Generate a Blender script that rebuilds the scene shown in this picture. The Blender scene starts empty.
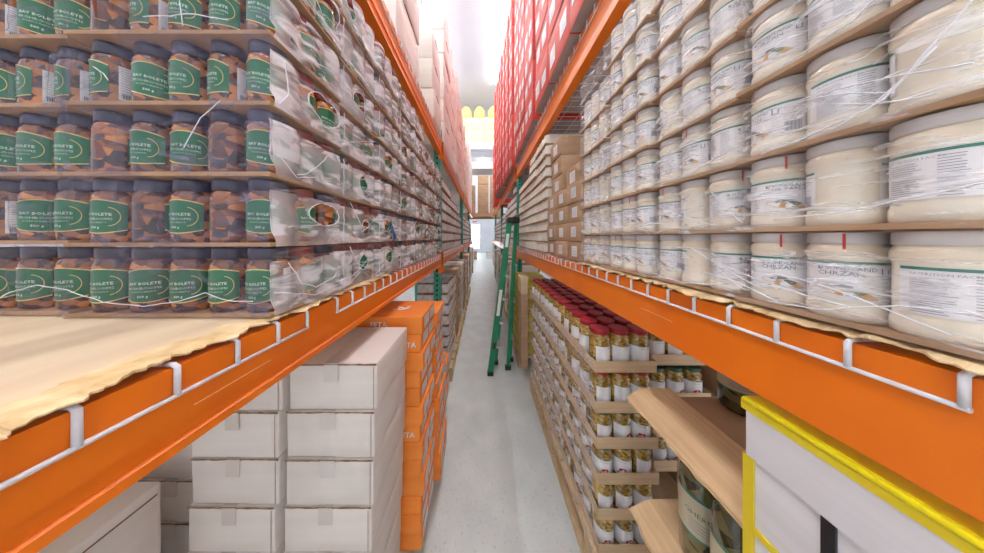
import bpy, math, random
from mathutils import Vector, noise, Matrix
random.seed(7)
SC = bpy.context.scene
COL = SC.collection
F = 200.0            # focal length in pixels of the 984x553 frame
VX, VY = 482.0, 237.0
H = 1.58             # camera height
XL, XR = 0.42, 0.51  # lateral distance of the left and right rack faces
PI = math.pi
def zl(off): return F*XL/off
def zr(off): return F*XR/off
def L(z): return H+z
def pix(x, y, z):
    return VX+F*x/y, VY-F*(z-H)/y
def seen(x, y, z, m=70):
    if y < 0.12: return False
    a, b = pix(x, y, z)
    return -m < a < 984+m and -m < b < 553+m
ORD = ['first','second','third','fourth','fifth','sixth','seventh','eighth','ninth','tenth','eleventh','twelfth','thirteenth','fourteenth','fifteenth','sixteenth','seventeenth','eighteenth']

# ------------------------------------------------------------------ materials
MATS = {}
def mat(name, col, rough=.5, metal=0, coat=0, emit=None, es=0, alpha=None, spec=None):
    m = bpy.data.materials.new(name); m.use_nodes = True
    p = m.node_tree.nodes['Principled BSDF']
    p.inputs['Base Color'].default_value = (*col, 1)
    p.inputs['Roughness'].default_value = rough
    p.inputs['Metallic'].default_value = metal
    p.inputs['Coat Weight'].default_value = coat
    p.inputs['Coat Roughness'].default_value = .06
    if spec is not None: p.inputs['Specular IOR Level'].default_value = spec
    if emit:
        p.inputs['Emission Color'].default_value = (*emit, 1); p.inputs['Emission Strength'].default_value = es
    MATS[name] = m
    return m
def N(m, t, **kw):
    n = m.node_tree.nodes.new(t)
    for k, v in kw.items(): setattr(n, k, v)
    return n
def LK(m, a, b): m.node_tree.links.new(a, b)
def noisy(name, c1, c2, scale=10, rough=.6, stretch=(1,1,1), detail=4, bump=0, lo=.3, hi=.7, coat=0, kind='noise', coord='Object', c3=None, bd=.002, metal=0):
    m = mat(name, c1, rough, metal, coat)
    p = m.node_tree.nodes['Principled BSDF']
    tc = N(m, 'ShaderNodeTexCoord'); mp = N(m, 'ShaderNodeMapping'); mp.inputs['Scale'].default_value = stretch
    LK(m, tc.outputs[coord], mp.inputs['Vector'])
    if kind == 'voronoi':
        tx = N(m, 'ShaderNodeTexVoronoi'); tx.inputs['Scale'].default_value = scale
        sep = N(m, 'ShaderNodeSeparateColor'); LK(m, tx.outputs['Color'], sep.inputs[0]); out = sep.outputs[0]
    else:
        tx = N(m, 'ShaderNodeTexNoise'); tx.inputs['Scale'].default_value = scale; tx.inputs['Detail'].default_value = detail
        out = tx.outputs['Fac']
    LK(m, mp.outputs[0], tx.inputs['Vector'])
    r = N(m, 'ShaderNodeValToRGB'); e = r.color_ramp.elements
    e[0].position = lo; e[0].color = (*c1, 1); e[1].position = hi; e[1].color = (*c2, 1)
    if c3:
        k = r.color_ramp.elements.new((lo+hi)/2); k.color = (*c3, 1)
    LK(m, out, r.inputs[0]); LK(m, r.outputs[0], p.inputs['Base Color'])
    if bump:
        b = N(m, 'ShaderNodeBump'); b.inputs['Strength'].default_value = bump; b.inputs['Distance'].default_value = bd
        LK(m, out, b.inputs['Height']); LK(m, b.outputs[0], p.inputs['Normal'])
    return m
def instvar(m, amount=.15):
    """each copy a little lighter or darker, as goods are"""
    p = m.node_tree.nodes['Principled BSDF']
    oi = N(m, 'ShaderNodeObjectInfo'); mr = N(m, 'ShaderNodeMapRange')
    mr.inputs['To Min'].default_value = 1-amount; mr.inputs['To Max'].default_value = 1+amount
    hs = N(m, 'ShaderNodeHueSaturation')
    LK(m, oi.outputs['Random'], mr.inputs['Value']); LK(m, mr.outputs[0], hs.inputs['Value'])
    s = p.inputs['Base Color']
    if s.is_linked: LK(m, s.links[0].from_socket, hs.inputs['Color'])
    else: hs.inputs['Color'].default_value = s.default_value
    LK(m, hs.outputs[0], s)
    return m

ORANGE = noisy('orange_paint', (.82,.17,.004), (.90,.215,.006), 6, .38, bump=.05, coat=.15)
DKORANGE = noisy('orange_paint_scuffed', (.66,.14,.015), (.80,.2,.02), 14, .42, (1,.2,4), coat=.1)
ROW_SCRATCH = mat('scratch_bare', (.95,.5,.25), .5)
TEAL = noisy('teal_paint', (.02,.27,.2), (.04,.36,.27), 12, .45)
BLACK = mat('black_plastic', (.012,.012,.014), .4)
HOLE = mat('hole_dark', (.004,.006,.006), .9)
WIRE = noisy('white_coated_wire', (.72,.74,.78), (.86,.88,.92), 60, .3)
CARD = instvar(noisy('kraft_card', (.40,.23,.11), (.52,.32,.17), 5, .8, (1,1,14), detail=3, bump=.1), .1)
CARDPALE = noisy('pale_card', (.66,.49,.31), (.80,.64,.44), 7, .85, (1.5,.35,1), detail=6, bump=.12)
CARDTORN = noisy('torn_card', (.60,.40,.17), (.90,.70,.42), 30, .9, detail=6, bump=.7, bd=.004)
CORRUG = noisy('corrugated_card', (.60,.40,.21), (.74,.53,.31), 9, .75, (9,.35,1), detail=3, bump=.25)
CARDBOX = instvar(noisy('brown_carton', (.42,.27,.155), (.52,.35,.21), 4, .75, (1,1,6), detail=3, bump=.05), .12)
GREYCARD = instvar(noisy('grey_white_carton', (.66,.60,.55), (.76,.70,.65), 3, .62, (1,1,5), detail=3, bump=.05), .05)
WHITECARD = instvar(noisy('white_carton', (.80,.76,.68), (.90,.87,.80), 3, .5, (1,1,5), detail=2, bump=.04), .06)
SEAM = noisy('torn_seam', (.16,.09,.05), (.34,.2,.12), 60, .9)
TAPE = mat('clear_tape', (.64,.58,.53), .25, coat=.3)
ORANGEBOX = instvar(noisy('orange_carton', (.84,.22,.02), (.93,.28,.03), 4, .55, (1,1,4), bump=.04), .08)
REDBOX = instvar(noisy('red_carton', (.58,.035,.022), (.68,.055,.035), 4, .55, (1,1,4), bump=.04), .12)
REDDARK = mat('dark_red_tape', (.32,.012,.02), .5)
UNDER = noisy('grey_board_underside', (.36,.31,.29), (.5,.44,.41), 8, .8)
WHITE = mat('white_paper', (.86,.86,.87), .45)
INK = mat('ink', (.06,.06,.08), .6)
INKBLUE = mat('ink_blue', (.09,.12,.33), .6)
INKGREY = mat('ink_grey', (.26,.27,.33), .6)
INKLIGHT = mat('ink_light', (.52,.52,.57), .6)
GREENLAB = mat('green_label', (.008,.17,.065), .3, coat=.35)
GOLD = mat('gold_print', (.80,.62,.25), .35, metal=.3)
LABTEXT = mat('label_text_pale', (.62,.78,.66), .4)
LIDBLUE = mat('dark_blue_lid', (.012,.016,.05), .28, coat=.5)
LIDBROWN = mat('dark_maroon_lid', (.24,.03,.02), .3, coat=.5)
LIDRED = mat('red_lid', (.36,.006,.018), .45, coat=.1)
LIDGREEN = mat('dark_green_lid', (.02,.09,.05), .35, coat=.4)
LIDWHITE = mat('frosted_lid', (.60,.58,.56), .3, coat=.3)
TEALBAND = mat('teal_print', (.012,.19,.145), .4)
MUSH = instvar(noisy('mushrooms_in_brine', (.035,.010,.006), (.62,.22,.04), 60, .12, (1,1,1.3), coat=1, kind='voronoi', lo=.1, hi=.95, c3=(.16,.04,.015)), .3)
PICKLE = instvar(noisy('pickled_vegetables', (.20,.12,.02), (.70,.48,.12), 95, .12, (1,1,1.4), coat=1, kind='voronoi', lo=.1, hi=.95, c3=(.45,.27,.05)), .2)
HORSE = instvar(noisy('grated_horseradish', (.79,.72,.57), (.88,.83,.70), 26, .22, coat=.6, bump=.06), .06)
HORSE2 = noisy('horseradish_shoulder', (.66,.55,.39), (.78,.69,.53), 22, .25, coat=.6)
ROOT = noisy('root_picture', (.60,.30,.07), (.85,.58,.25), 60, .5)
REDPIC = mat('red_picture', (.55,.02,.02), .4)
LEAFPIC = mat('leaf_picture', (.08,.16,.07), .5)
GREYLEAF = mat('grey_leaf_picture', (.2,.21,.26), .5)
YELLOW = mat('yellow_tape', (.98,.88,.01), .35, coat=.2)
YELLOWD = mat('yellow_card', (.78,.62,.02), .5)
WHITEBOARD = noisy('white_board', (.70,.69,.70), (.82,.81,.82), 3, .5, (1,.3,8))
PALLET = noisy('pallet_wood', (.50,.35,.19), (.72,.55,.34), 7, .8, (2,2,12), detail=5, bump=.25)
LADDER = noisy('green_fibreglass', (.0,.20,.085), (.005,.30,.13), 8, .4, coat=.2)
ALU = mat('aluminium', (.6,.62,.64), .35, metal=.8)
CEIL = noisy('ceiling_white', (.50,.51,.56), (.57,.58,.62), .7, .8)
WALLM = noisy('wall_paint', (.70,.72,.76), (.78,.8,.84), 1, .8)
PACK = instvar(noisy('film_covered_jars', (.55,.54,.55), (.93,.93,.94), 26, .3, (1,1,.5), coat=.4, bump=.3), .08)
PACKD = instvar(noisy('film_covered_lids', (.05,.03,.03), (.34,.28,.28), 24, .3, coat=.3), .3)
CREAMPACK = instvar(noisy('cream_packs', (.74,.70,.60), (.90,.87,.80), 18, .35, (1,1,.5), coat=.2, bump=.2), .06)
YPACK = noisy('yellow_sacks', (.55,.42,.05), (.80,.68,.12), 14, .5, bump=.3)
TUBE = mat('fluorescent', (1,1,1), .5, emit=(1,.98,.97), es=56)
GLOWY = mat('yellow_lit_plastic', (.90,.74,.22), .4)  # yellow lamp glow put into the colour of the far sacks
DAY = mat('daylight_opening', (1,1,1), .5, emit=(.86,.95,1), es=2.6)
BLUETAPE = mat('blue_tape', (.03,.13,.48), .3)
DARKGLASS = noisy('gherkins_in_glass', (.03,.035,.015), (.16,.15,.06), 30, .1, coat=1, kind='voronoi')

# concrete floor
FLOORM = noisy('concrete', (.58,.625,.62), (.71,.755,.745), 5, .42, detail=10, bump=.05)
def floor_detail(m):
    p = m.node_tree.nodes['Principled BSDF']; tc = N(m, 'ShaderNodeTexCoord')
    n2 = N(m, 'ShaderNodeTexNoise'); n2.inputs['Scale'].default_value = 70; n2.inputs['Detail'].default_value = 3
    LK(m, tc.outputs['Object'], n2.inputs['Vector'])
    r = N(m, 'ShaderNodeValToRGB'); r.color_ramp.elements[0].position = .28; r.color_ramp.elements[0].color = (.62,.62,.60,1)
    r.color_ramp.elements[1].position = .42; r.color_ramp.elements[1].color = (1,1,1,1)
    LK(m, n2.outputs['Fac'], r.inputs[0])
    mx = N(m, 'ShaderNodeMixRGB', blend_type='MULTIPLY'); mx.inputs[0].default_value = .6
    LK(m, p.inputs['Base Color'].links[0].from_socket, mx.inputs[1]); LK(m, r.outputs[0], mx.inputs[2])
    LK(m, mx.outputs[0], p.inputs['Base Color'])
floor_detail(FLOORM)

def film_mat(name, base, streak, stretch, scale, tint=(.93,.95,1), lo=.5, hi=.72, rough=.17, translucent=.3):
    """thin stretch film: clear between its creases, milky where it is bunched"""
    m = bpy.data.materials.new(name); m.use_nodes = True
    nt = m.node_tree; nt.nodes.clear()
    out = N(m, 'ShaderNodeOutputMaterial'); mix = N(m, 'ShaderNodeMixShader'); tr = N(m, 'ShaderNodeBsdfTransparent')
    p = N(m, 'ShaderNodeBsdfPrincipled'); p.inputs['Base Color'].default_value = (*tint, 1); p.inputs['Roughness'].default_value = rough
    p.inputs['Coat Weight'].default_value = .5; p.inputs['Coat Roughness'].default_value = .1
    tl = N(m, 'ShaderNodeBsdfTranslucent'); tl.inputs['Color'].default_value = (*tint, 1)
    m2 = N(m, 'ShaderNodeMixShader'); m2.inputs[0].default_value = translucent
    LK(m, p.outputs[0], m2.inputs[1]); LK(m, tl.outputs[0], m2.inputs[2])
    tc = N(m, 'ShaderNodeTexCoord'); mp = N(m, 'ShaderNodeMapping'); mp.inputs['Scale'].default_value = stretch
    mp.inputs['Rotation'].default_value = (.5, 0, 0)
    LK(m, tc.outputs['Object'], mp.inputs['Vector'])
    n1 = N(m, 'ShaderNodeTexNoise'); n1.inputs['Scale'].default_value = scale; n1.inputs['Detail'].default_value = 7; n1.inputs['Distortion'].default_value = 1.3
    LK(m, mp.outputs[0], n1.inputs['Vector'])
    n2 = N(m, 'ShaderNodeTexNoise'); n2.inputs['Scale'].default_value = 7; n2.inputs['Detail'].default_value = 2
    LK(m, tc.outputs['Object'], n2.inputs['Vector'])
    r = N(m, 'ShaderNodeMapRange'); r.inputs['From Min'].default_value = lo; r.inputs['From Max'].default_value = hi
    r.inputs['To Min'].default_value = 0; r.inputs['To Max'].default_value = streak
    LK(m, n1.outputs['Fac'], r.inputs['Value'])
    r2 = N(m, 'ShaderNodeMapRange'); r2.inputs['From Min'].default_value = .35; r2.inputs['From Max'].default_value = .7
    r2.inputs['To Min'].default_value = base*.4; r2.inputs['To Max'].default_value = base*1.7
    LK(m, n2.outputs['Fac'], r2.inputs['Value'])
    a = N(m, 'ShaderNodeMath', operation='ADD', use_clamp=True); LK(m, r.outputs[0], a.inputs[0]); LK(m, r2.outputs[0], a.inputs[1])
    LK(m, a.outputs[0], mix.inputs[0]); LK(m, tr.outputs[0], mix.inputs[1]); LK(m, m2.outputs[0], mix.inputs[2])
    b = N(m, 'ShaderNodeBump'); b.inputs['Strength'].default_value = 1.0; b.inputs['Distance'].default_value = .009
    LK(m, n1.outputs['Fac'], b.inputs['Height']); LK(m, b.outputs[0], p.inputs['Normal'])
    LK(m, mix.outputs[0], out.inputs[0])
    return m
FILMSIDE = film_mat('stretch_film_glare', .42, 1.0, (1,1.1,3.2), 7, (.97,.95,.98), .48, .66)  # ceiling glare on the aisle side put into the white, denser film
FILMFRONT = film_mat('stretch_film_shaded', .15, .5, (2,1,5), 8, (.26,.25,.40), .54, .74)  # dark bluish tint puts the shade of the pallet front into the film
FILMCLEAR = film_mat('stretch_film_clear', .07, .35, (1,1,6), 9, (.85,.84,.9), .56, .74)
FILMR = film_mat('stretch_film_right', .14, .6, (1,1.0,6), 11, (.97,.97,.99), .53, .66)
FILMROLL = mat('film_rope', (.88,.89,.95), .25, coat=.5)

# ------------------------------------------------------------------ mesh helper
class M:
    def __init__(s): s.v=[]; s.f=[]; s.mi=[]; s.mats=[]; s.sm=[]
    def m(s, mt):
        if mt not in s.mats: s.mats.append(mt)
        return s.mats.index(mt)
    def face(s, idx, mt, smooth=False): s.f.append(idx); s.mi.append(s.m(mt)); s.sm.append(smooth)
    def box(s, lo, hi, mt, bottom=None, rot=None):
        b = len(s.v)
        x0,y0,z0 = lo; x1,y1,z1 = hi
        s.v += [(x0,y0,z0),(x1,y0,z0),(x1,y1,z0),(x0,y1,z0),(x0,y0,z1),(x1,y0,z1),(x1,y1,z1),(x0,y1,z1)]
        for k, q in enumerate([(0,3,2,1),(4,5,6,7),(0,1,5,4),(1,2,6,5),(2,3,7,6),(3,0,4,7)]):
            s.face([b+i for i in q], bottom if (k==0 and bottom) else mt)
        return s
    def rbox(s, lo, hi, mt, r=.004, bulge=0, n=3, bottom=None, seed=0, warp=0):
        """rounded, slightly bulging box"""
        c = [(lo[i]+hi[i])/2 for i in range(3)]; h = [(hi[i]-lo[i])/2 for i in range(3)]
        ts = [-1]+[-1+2*(i+1)/(n+1) for i in range(n)]+[1]
        def coords(hk, k):
            e = 1-r/hk
            return [-1, -e]+[t*e for t in ts[1:-1]]+[e, 1]
        cx = [coords(h[i], i) for i in range(3)]
        ids = {}
        def vid(i,j,k):
            key=(i,j,k)
            if key in ids: return ids[key]
            u=[cx[0][i],cx[1][j],cx[2][k]]
            p=[u[a]*h[a] for a in range(3)]
            q=[max(-h[a]+r,min(h[a]-r,p[a])) for a in range(3)]
            d=[p[a]-q[a] for a in range(3)]
            ln=math.sqrt(sum(t*t for t in d)) or 1
            nn=sum(1 for t in d if abs(t)>1e-9)
            if nn>1: d=[t*r/ln for t in d]
            p=[q[a]+d[a] for a in range(3)]
            if bulge:
                for a in range(3):
                    o=[b for b in range(3) if b!=a]
                    w=(1-u[o[0]]**2)*(1-u[o[1]]**2)
                    if a<2 and abs(abs(u[a])-1)<1e-6: p[a]+=bulge*w*(1 if u[a]>0 else -1)
            if warp:
                w=noise.noise_vector(Vector((p[0]*5+seed*3.1,p[1]*5,p[2]*5)))
                p=[p[a]+w[a]*warp*(1,1,.25)[a] for a in range(3)]
            ids[key]=len(s.v); s.v.append(tuple(c[a]+p[a] for a in range(3))); return ids[key]
        m=len(cx[0])-1
        for i in range(m):
            for j in range(m):
                s.face([vid(i,j,0),vid(i,j+1,0),vid(i+1,j+1,0),vid(i+1,j,0)], bottom or mt, True)
                s.face([vid(i,j,m),vid(i+1,j,m),vid(i+1,j+1,m),vid(i,j+1,m)], mt, True)
                s.face([vid(i,0,j),vid(i+1,0,j),vid(i+1,0,j+1),vid(i,0,j+1)], mt, True)
                s.face([vid(i,m,j),vid(i,m,j+1),vid(i+1,m,j+1),vid(i+1,m,j)], mt, True)
                s.face([vid(0,i,j),vid(0,i,j+1),vid(0,i+1,j+1),vid(0,i+1,j)], mt, True)
                s.face([vid(m,i,j),vid(m,i+1,j),vid(m,i+1,j+1),vid(m,i,j+1)], mt, True)
        return s
    def lathe(s, prof, seg=24, cx=0, cy=0, capb=True, capt=True):
        """prof: list of (r, z, material for the band up to the next point)"""
        b=len(s.v)
        for (r,z,_m) in prof:
            for k in range(seg):
                a=2*PI*k/seg; s.v.append((cx+r*math.cos(a), cy+r*math.sin(a), z))
        for i in range(len(prof)-1):
            for k in range(seg):
                k2=(k+1)%seg
                s.face([b+i*seg+k,b+i*seg+k2,b+(i+1)*seg+k2,b+(i+1)*seg+k], prof[i][2], True)
        if capb: s.face([b+k for k in range(seg)][::-1], prof[0][2])
        if capt:
            t=b+(len(prof)-1)*seg; s.face([t+k for k in range(seg)], prof[-1][2] or prof[-2][2])
        return s
    def tube(s, pts, r, mt, seg=6):
        pts=[Vector(p) for p in pts]; b=len(s.v); n=len(pts)
        u=None
        for i,p in enumerate(pts):
            d=(pts[min(i+1,n-1)]-pts[max(i-1,0)]).normalized()
            if u is None:
                u=d.cross(Vector((0,0,1)))
                if u.length<1e-3: u=d.cross(Vector((0,1,0)))
            else: u=u-d*u.dot(d)
            u.normalize(); w=d.cross(u)
            for k in range(seg):
                a=2*PI*k/seg; q=p+(u*math.cos(a)+w*math.sin(a))*r; s.v.append(tuple(q))
        for i in range(n-1):
            for k in range(seg):
                k2=(k+1)%seg; s.face([b+i*seg+k,b+i*seg+k2,b+(i+1)*seg+k2,b+(i+1)*seg+k][::-1], mt, True)
        s.face([b+k for k in range(seg)], mt); s.face([b+(n-1)*seg+k for k in range(seg)][::-1], mt)
        return s
    def extr(s, poly, y0, y1, mt, axis='y'):
        """extrude polygon (a,b) along an axis"""
        b=len(s.v); n=len(poly)
        for y in (y0,y1):
            for (a,c) in poly: s.v.append((a,y,c) if axis=='y' else ((y,a,c) if axis=='x' else (a,c,y)))
        for i in range(n):
            j=(i+1)%n; s.face([b+i,b+j,b+n+j,b+n+i], mt)
        s.face([b+i for i in range(n)][::-1], mt); s.face([b+n+i for i in range(n)], mt)
        return s
    def quadgrid(s, u0,u1,v0,v1, nu, nv, fn, mt, smooth=True):
        b=len(s.v)
        for j in range(nv+1):
            for i in range(nu+1): s.v.append(tuple(fn(u0+(u1-u0)*i/nu, v0+(v1-v0)*j/nv)))
        for j in range(nv):
            for i in range(nu):
                a=b+j*(nu+1)+i; s.face([a,a+1,a+nu+2,a+nu+1], mt, smooth)
        return s
    def add(s, vf, fn, mt):
        b=len(s.v); vs,fs=vf
        s.v += [tuple(fn(*v)) for v in vs]
        for f in fs: s.face([b+i for i in f], mt)
        return s
    def mesh(s, name):
        me=bpy.data.meshes.new(name); me.from_pydata(s.v, [], s.f)
        for mt in s.mats: me.materials.append(mt)
        me.polygons.foreach_set('material_index', s.mi); me.polygons.foreach_set('use_smooth', s.sm)
        me.update(); return me
    def build(s, name, parent=None, loc=None):
        o=bpy.data.objects.new(name, s.mesh(name)); COL.objects.link(o)
        if parent: o.parent=parent
        if loc: o.location=loc
        return o
def tag(o, label, cat, group=None, kind=None):
    if label: o['label']=label
    if cat: o['category']=cat
    if group: o['group']=group
    if kind: o['kind']=kind
    return o
def thing(name, label, cat, loc=(0,0,0), rz=0, group=None):
    o=bpy.data.objects.new(name, None); COL.objects.link(o); o.empty_display_size=.05
    o.location=loc; o.rotation_euler=(0,0,rz); return tag(o,label,cat,group)
def struct(o): o['kind']='structure'; return o
KIDS={}
def proto(name, parts):
    """parts: [(child name, mesh)] -> remembered; instances share mesh data"""
    KIDS[name]=parts
def inst(name, key, loc, rz, label, cat, group, keep=None, scale=None):
    r=thing(name,label,cat,loc,rz,group)
    if scale: r.scale=scale
    for (cn, me) in KIDS[key]:
        if keep and cn not in keep: continue
        c=bpy.data.objects.new(cn, me); COL.objects.link(c); c.parent=r
    return r

_tc={}
def textmesh(txt, size, align='LEFT', bold=0):
    k=(txt,size,align,bold)
    if k in _tc: return _tc[k]
    cu=bpy.data.curves.new('lettering','FONT'); cu.body=txt; cu.size=size; cu.align_x=align; cu.resolution_u=1; cu.offset=bold
    ob=bpy.data.objects.new('lettering',cu); COL.objects.link(ob)
    dg=bpy.context.evaluated_depsgraph_get(); me=bpy.data.meshes.new_from_object(ob.evaluated_get(dg))
    r=([tuple(v.co) for v in me.vertices],[list(p.vertices) for p in me.polygons])
    bpy.data.objects.remove(ob); bpy.data.curves.remove(cu); bpy.data.meshes.remove(me)
    _tc[k]=r; return r

# ------------------------------------------------------------------ setting
def plane_obj(name, lo, hi, mt): return struct(M().box(lo,hi,mt).build(name))
CZ=L(6.5); RY=21
plane_obj('floor',(-2.6,-4,-.1),(2.6,RY,0),FLOORM)
plane_obj('ceiling',(-2.6,-4,CZ),(2.6,RY,CZ+.1),CEIL)
plane_obj('wall_left',(-2.7,-4,0),(-2.6,RY,CZ),WALLM)
plane_obj('wall_right',(2.6,-4,0),(2.7,RY,CZ),WALLM)
bk=M(); yb=20.0
dx0,dx1,dz0,dz1=-1.35,-.25,L(-1.15),L(1.25)
bk.box((-2.6,yb,0),(dx0,yb+.1,CZ),WALLM).box((dx1,yb,0),(2.6,yb+.1,CZ),WALLM).box((dx0,yb,dz1),(dx1,yb+.1,CZ),WALLM).box((dx0,yb,0),(dx1,yb+.1,dz0),WALLM)
struct(bk.build('wall_back'))
struct(M().box((dx0,yb+.06,dz0),(dx1,yb+.08,dz1),DAY).build('window_1'))
fr=M()
for a,b in (((dx0-.06,dz0),(dx0,dz1)),((dx1,dz0),(dx1+.06,dz1)),((dx0-.06,dz1),(dx1+.06,dz1+.07)),((dx0,L(-.1)),(dx1,L(-.05)))):
    fr.box((a[0],yb-.03,a[1]),(b[0],yb,b[1]),WHITE)
struct(fr.build('trim_1'))
# ceiling joints and beams
for k,y in enumerate((1.6,5.2)):
    struct(M().box((-2.6,y,CZ-.006),(2.6,y+.012,CZ-.0005),WALLM).build('trim_%d'%(k+2)))
# fluorescent fittings; left-rack strip and the run behind the camera are added for fill
for (x,y0,y1,lab) in ((.60,-3.5,8.4,'long white fluorescent strip light above the aisle beside the red cartons'),
                      (-1.75,-3.5,8.4,'added unseen strip light above the left rack, for fill'),
                      (.1,10.9,19,'white fluorescent strip light beyond the cross-aisle rack')):
    t=thing('strip_light',lab,'light',(x,y0,CZ))
    ln=y1-y0
    M().box((-.05,0,-.06),(.05,ln,-.001),WHITE).build('housing',t)
    M().box((-.019,.02,-.10),(.019,ln-.02,-.062),TUBE).build('tube',t)

# ------------------------------------------------------------------ racks
BL=(-.178,-.298); BR=(-.146,-.293)       # beam top and bottom relative to the camera, left and right
UL=(1.01,.861); UR=(1.045,.882)
RACKD=1.08
def beam_mesh(ln, h, sgn, seed=0, flat=False):
    """step beam, front face at x=0, going back in -sgn... body lies towards +sgn"""
    s=sgn; t=.05
    p=[(0,0),(0,-h*.70),(s*.004,-h*.725),(s*.004,-h*.90),(0,-h*.93),(0,-h),(s*t,-h),(s*t,-.04),(s*(t-.018),-.04),(s*(t-.018),0)]
    p=[(0,0),(0,-h*.68),(s*.006,-h*.71),(s*.006,-h*.86),(0,-h*.89),(0,-h),(s*t,-h),(s*t,0)]
    if flat: p=[(0,0),(0,-h+.003),(s*.003,-h),(s*t,-h),(s*t,0)]
    m=M().extr(p,0,ln,ORANGE)
    rd=random.Random(seed)
    for k in range(10):
        y=rd.random()*ln; z=-h*(.1+.5*rd.random()); l=.03+.1*rd.random()
        m.box((min(0,-s*.0006),y,z),(max(0,-s*.0006),y+l,z+.0012),ROW_SCRATCH)
    return m
def upright(parent, x, sgn, y, h):
    # two posts (aisle face and rear) and a brace, faces drilled with slots
    u=M(); w=.075; xx=sorted((x,x+sgn*.07))
    u.box((xx[0],y,0),(xx[1],y+w,h),TEAL)
    n=int(h/.0508)
    for k in range(n):
        z=.05+k*.0508
        u.box((x-.0006 if sgn>0 else x,y+.028,z),(x if sgn>0 else x+.0006,y+.047,z+.022),HOLE)
        u.box((xx[0]+.026,y-.0006,z),(xx[0]+.044,y,z+.022),HOLE)
    o=u.build('upright',parent)
    xr=x+sgn*RACKD
    r=M(); q=sorted((xr,xr-sgn*.07)); r.box((q[0],y,0),(q[1],y+w,h),TEAL).build('upright',parent)
    b=M(); z=.3; k=0
    while z<h-.9:
        a=(x+sgn*.07,y+w/2,z); c=(xr-sgn*.07,y+w/2,z+.8)
        if k%2: a,c=(a[0],a[1],z+.8),(c[0],c[1],z)
        b.tube([a,c],.014,TEAL,6); z+=.8; k+=1
    b.build('cross_brace',parent)
    fp=M().box((xx[0]-.02,y-.02,0),(xx[1]+.02,y+w+.02,.006),TEAL).build('foot_plate',o)
def rack(sgn, X, ups, y0, lev, uplev, lab):
    t=thing('pallet_rack',lab,'rack',(0,0,0))
    hh=2.72
    for y in ups: upright(t, sgn*(X+.012), sgn, y, hh)
    ys=[y0]+[u+.08 for u in ups]; ye=[u-.003 for u in ups]+[9.1]
    for (a,b) in zip(ys,ye):
        for (zt,zb) in (lev,uplev):
            for xx,s in ((sgn*X,sgn),(sgn*(X+RACKD),-sgn)):
                o=beam_mesh(b-a,zt-zb,s,int(a*10)+int(zt*7),sgn>0).build('beam',t,(xx,a,L(zt)))
                if s==sgn:
                    for q in (0,b-a-.006) if a>0 else (b-a-.006,):
                        c=M().box((-.004 if sgn>0 else -.03,q if q else -.0,-.2),(.03 if sgn>0 else .004,q+.006,.02),ORANGE).build('connector',o)
    return t
upL=[2.077,4.5,6.95]; upR=[2.95,5.55,8.1]
rack(-1,XL,upL,-.4,BL,UL,'orange and teal pallet rack along the left of the aisle')
rack(1,XR,upR,-.4,BR,UR,'orange and teal pallet rack along the right of the aisle')

def wire_deck(sgn, X, y0, y1, zt, drop, sp, label, group, r=.0026):
    """welded wire deck: long wires run back from the waterfall lip that hooks over the beam"""
    t=thing('wire_deck',label,'wire deck',(0,0,0),0,group)
    n=int(round((y1-y0)/sp)); m=M(); lip=M()
    xo=sgn*(X-.004); zt_=L(zt)+r+.001; zd=L(zt)-drop
    for k in range(n+1):
        y=y0+(y1-y0)*k/n
        m.tube([(sgn*(X+.003),y,zt_),(sgn*(X+RACKD-.08),y,zt_)],r,WIRE,5)
        lip.tube([(sgn*(X+.012),y,zt_),(sgn*(X+.001),y,zt_),(xo,y,zt_-.003),(xo,y,zd)],r*1.3,WIRE,6)
    for k in range(8):
        x=sgn*(X+.06+k*.135); m.tube([(x,y0,zt_+2*r),(x,y1,zt_+2*r)],r,WIRE,5)
    lip.tube([(xo,y0-.003,zd),(xo,y1+.003,zd)],r*1.15,WIRE,6)
    m.build('wire_grid',t); lip.build('front_lip',t)
dk=[('left lower wire deck whose white lip ends beside the torn board',-1,XL,[(-.2,zl(176.5)),(zl(146),1.98)],BL[0],.038,.0665,'lower left wire decks'),
    ('lower left wire deck past the first teal post',-1,XL,[(2.18,3.2),(3.25,4.45)],BL[0],.038,.0665,'far lower left wire decks'),
    ('right lower wire deck',1,XR,[(zr(486),1.28),(1.32,2.9)],BR[0],.034,.0665,'lower right wire decks'),
    ('upper left wire deck',-1,XL,[(.3,1.1),(1.14,1.98),(2.18,3.2),(3.25,4.45)],UL[0],.045,.0665,'upper left wire decks'),
    ('upper right wire deck',1,XR,[(.3,1.5),(1.54,2.9)],UR[0],.04,.0665,'upper right wire decks'),
    ('lower right wire deck beyond the teal post',1,XR,[(3.06,4.2),(4.25,5.5)],BR[0],.034,.0665,'far lower right wire decks')]
DLAB={0:['white wire deck over the lower left beam, its lip ending beside torn board','white wire deck over the lower left beam in front of the jar pallet'],
 1:['wire deck on the lower left beam just past the first teal post','wire deck on the lower left beam, farthest down the aisle'],
 2:['white wire deck over the lower right beam, nearest, under the white-lidded jars','wire deck over the lower right beam under brown cartons and cream packs'],
 3:['upper left wire deck with nothing on it, nearest the camera','upper left wire deck under the near white cartons','upper left wire deck above the first teal post','upper left wire deck farthest down the aisle'],
 4:['upper right wire deck under the nearest red cartons','upper right wire deck under red cartons before the teal post'],
 5:['wire deck on the lower right beam just beyond the stepladder','wire deck on the lower right beam farthest down the aisle']}
for q,(lab,s,X,segs,zt,dr,sp,gr) in enumerate(dk):
    for j,(a,b) in enumerate(segs): wire_deck(s,X,a,b,zt,dr,sp,DLAB[q][j],gr)
DT=.014  # deck surface above beam top (wires)

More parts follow.
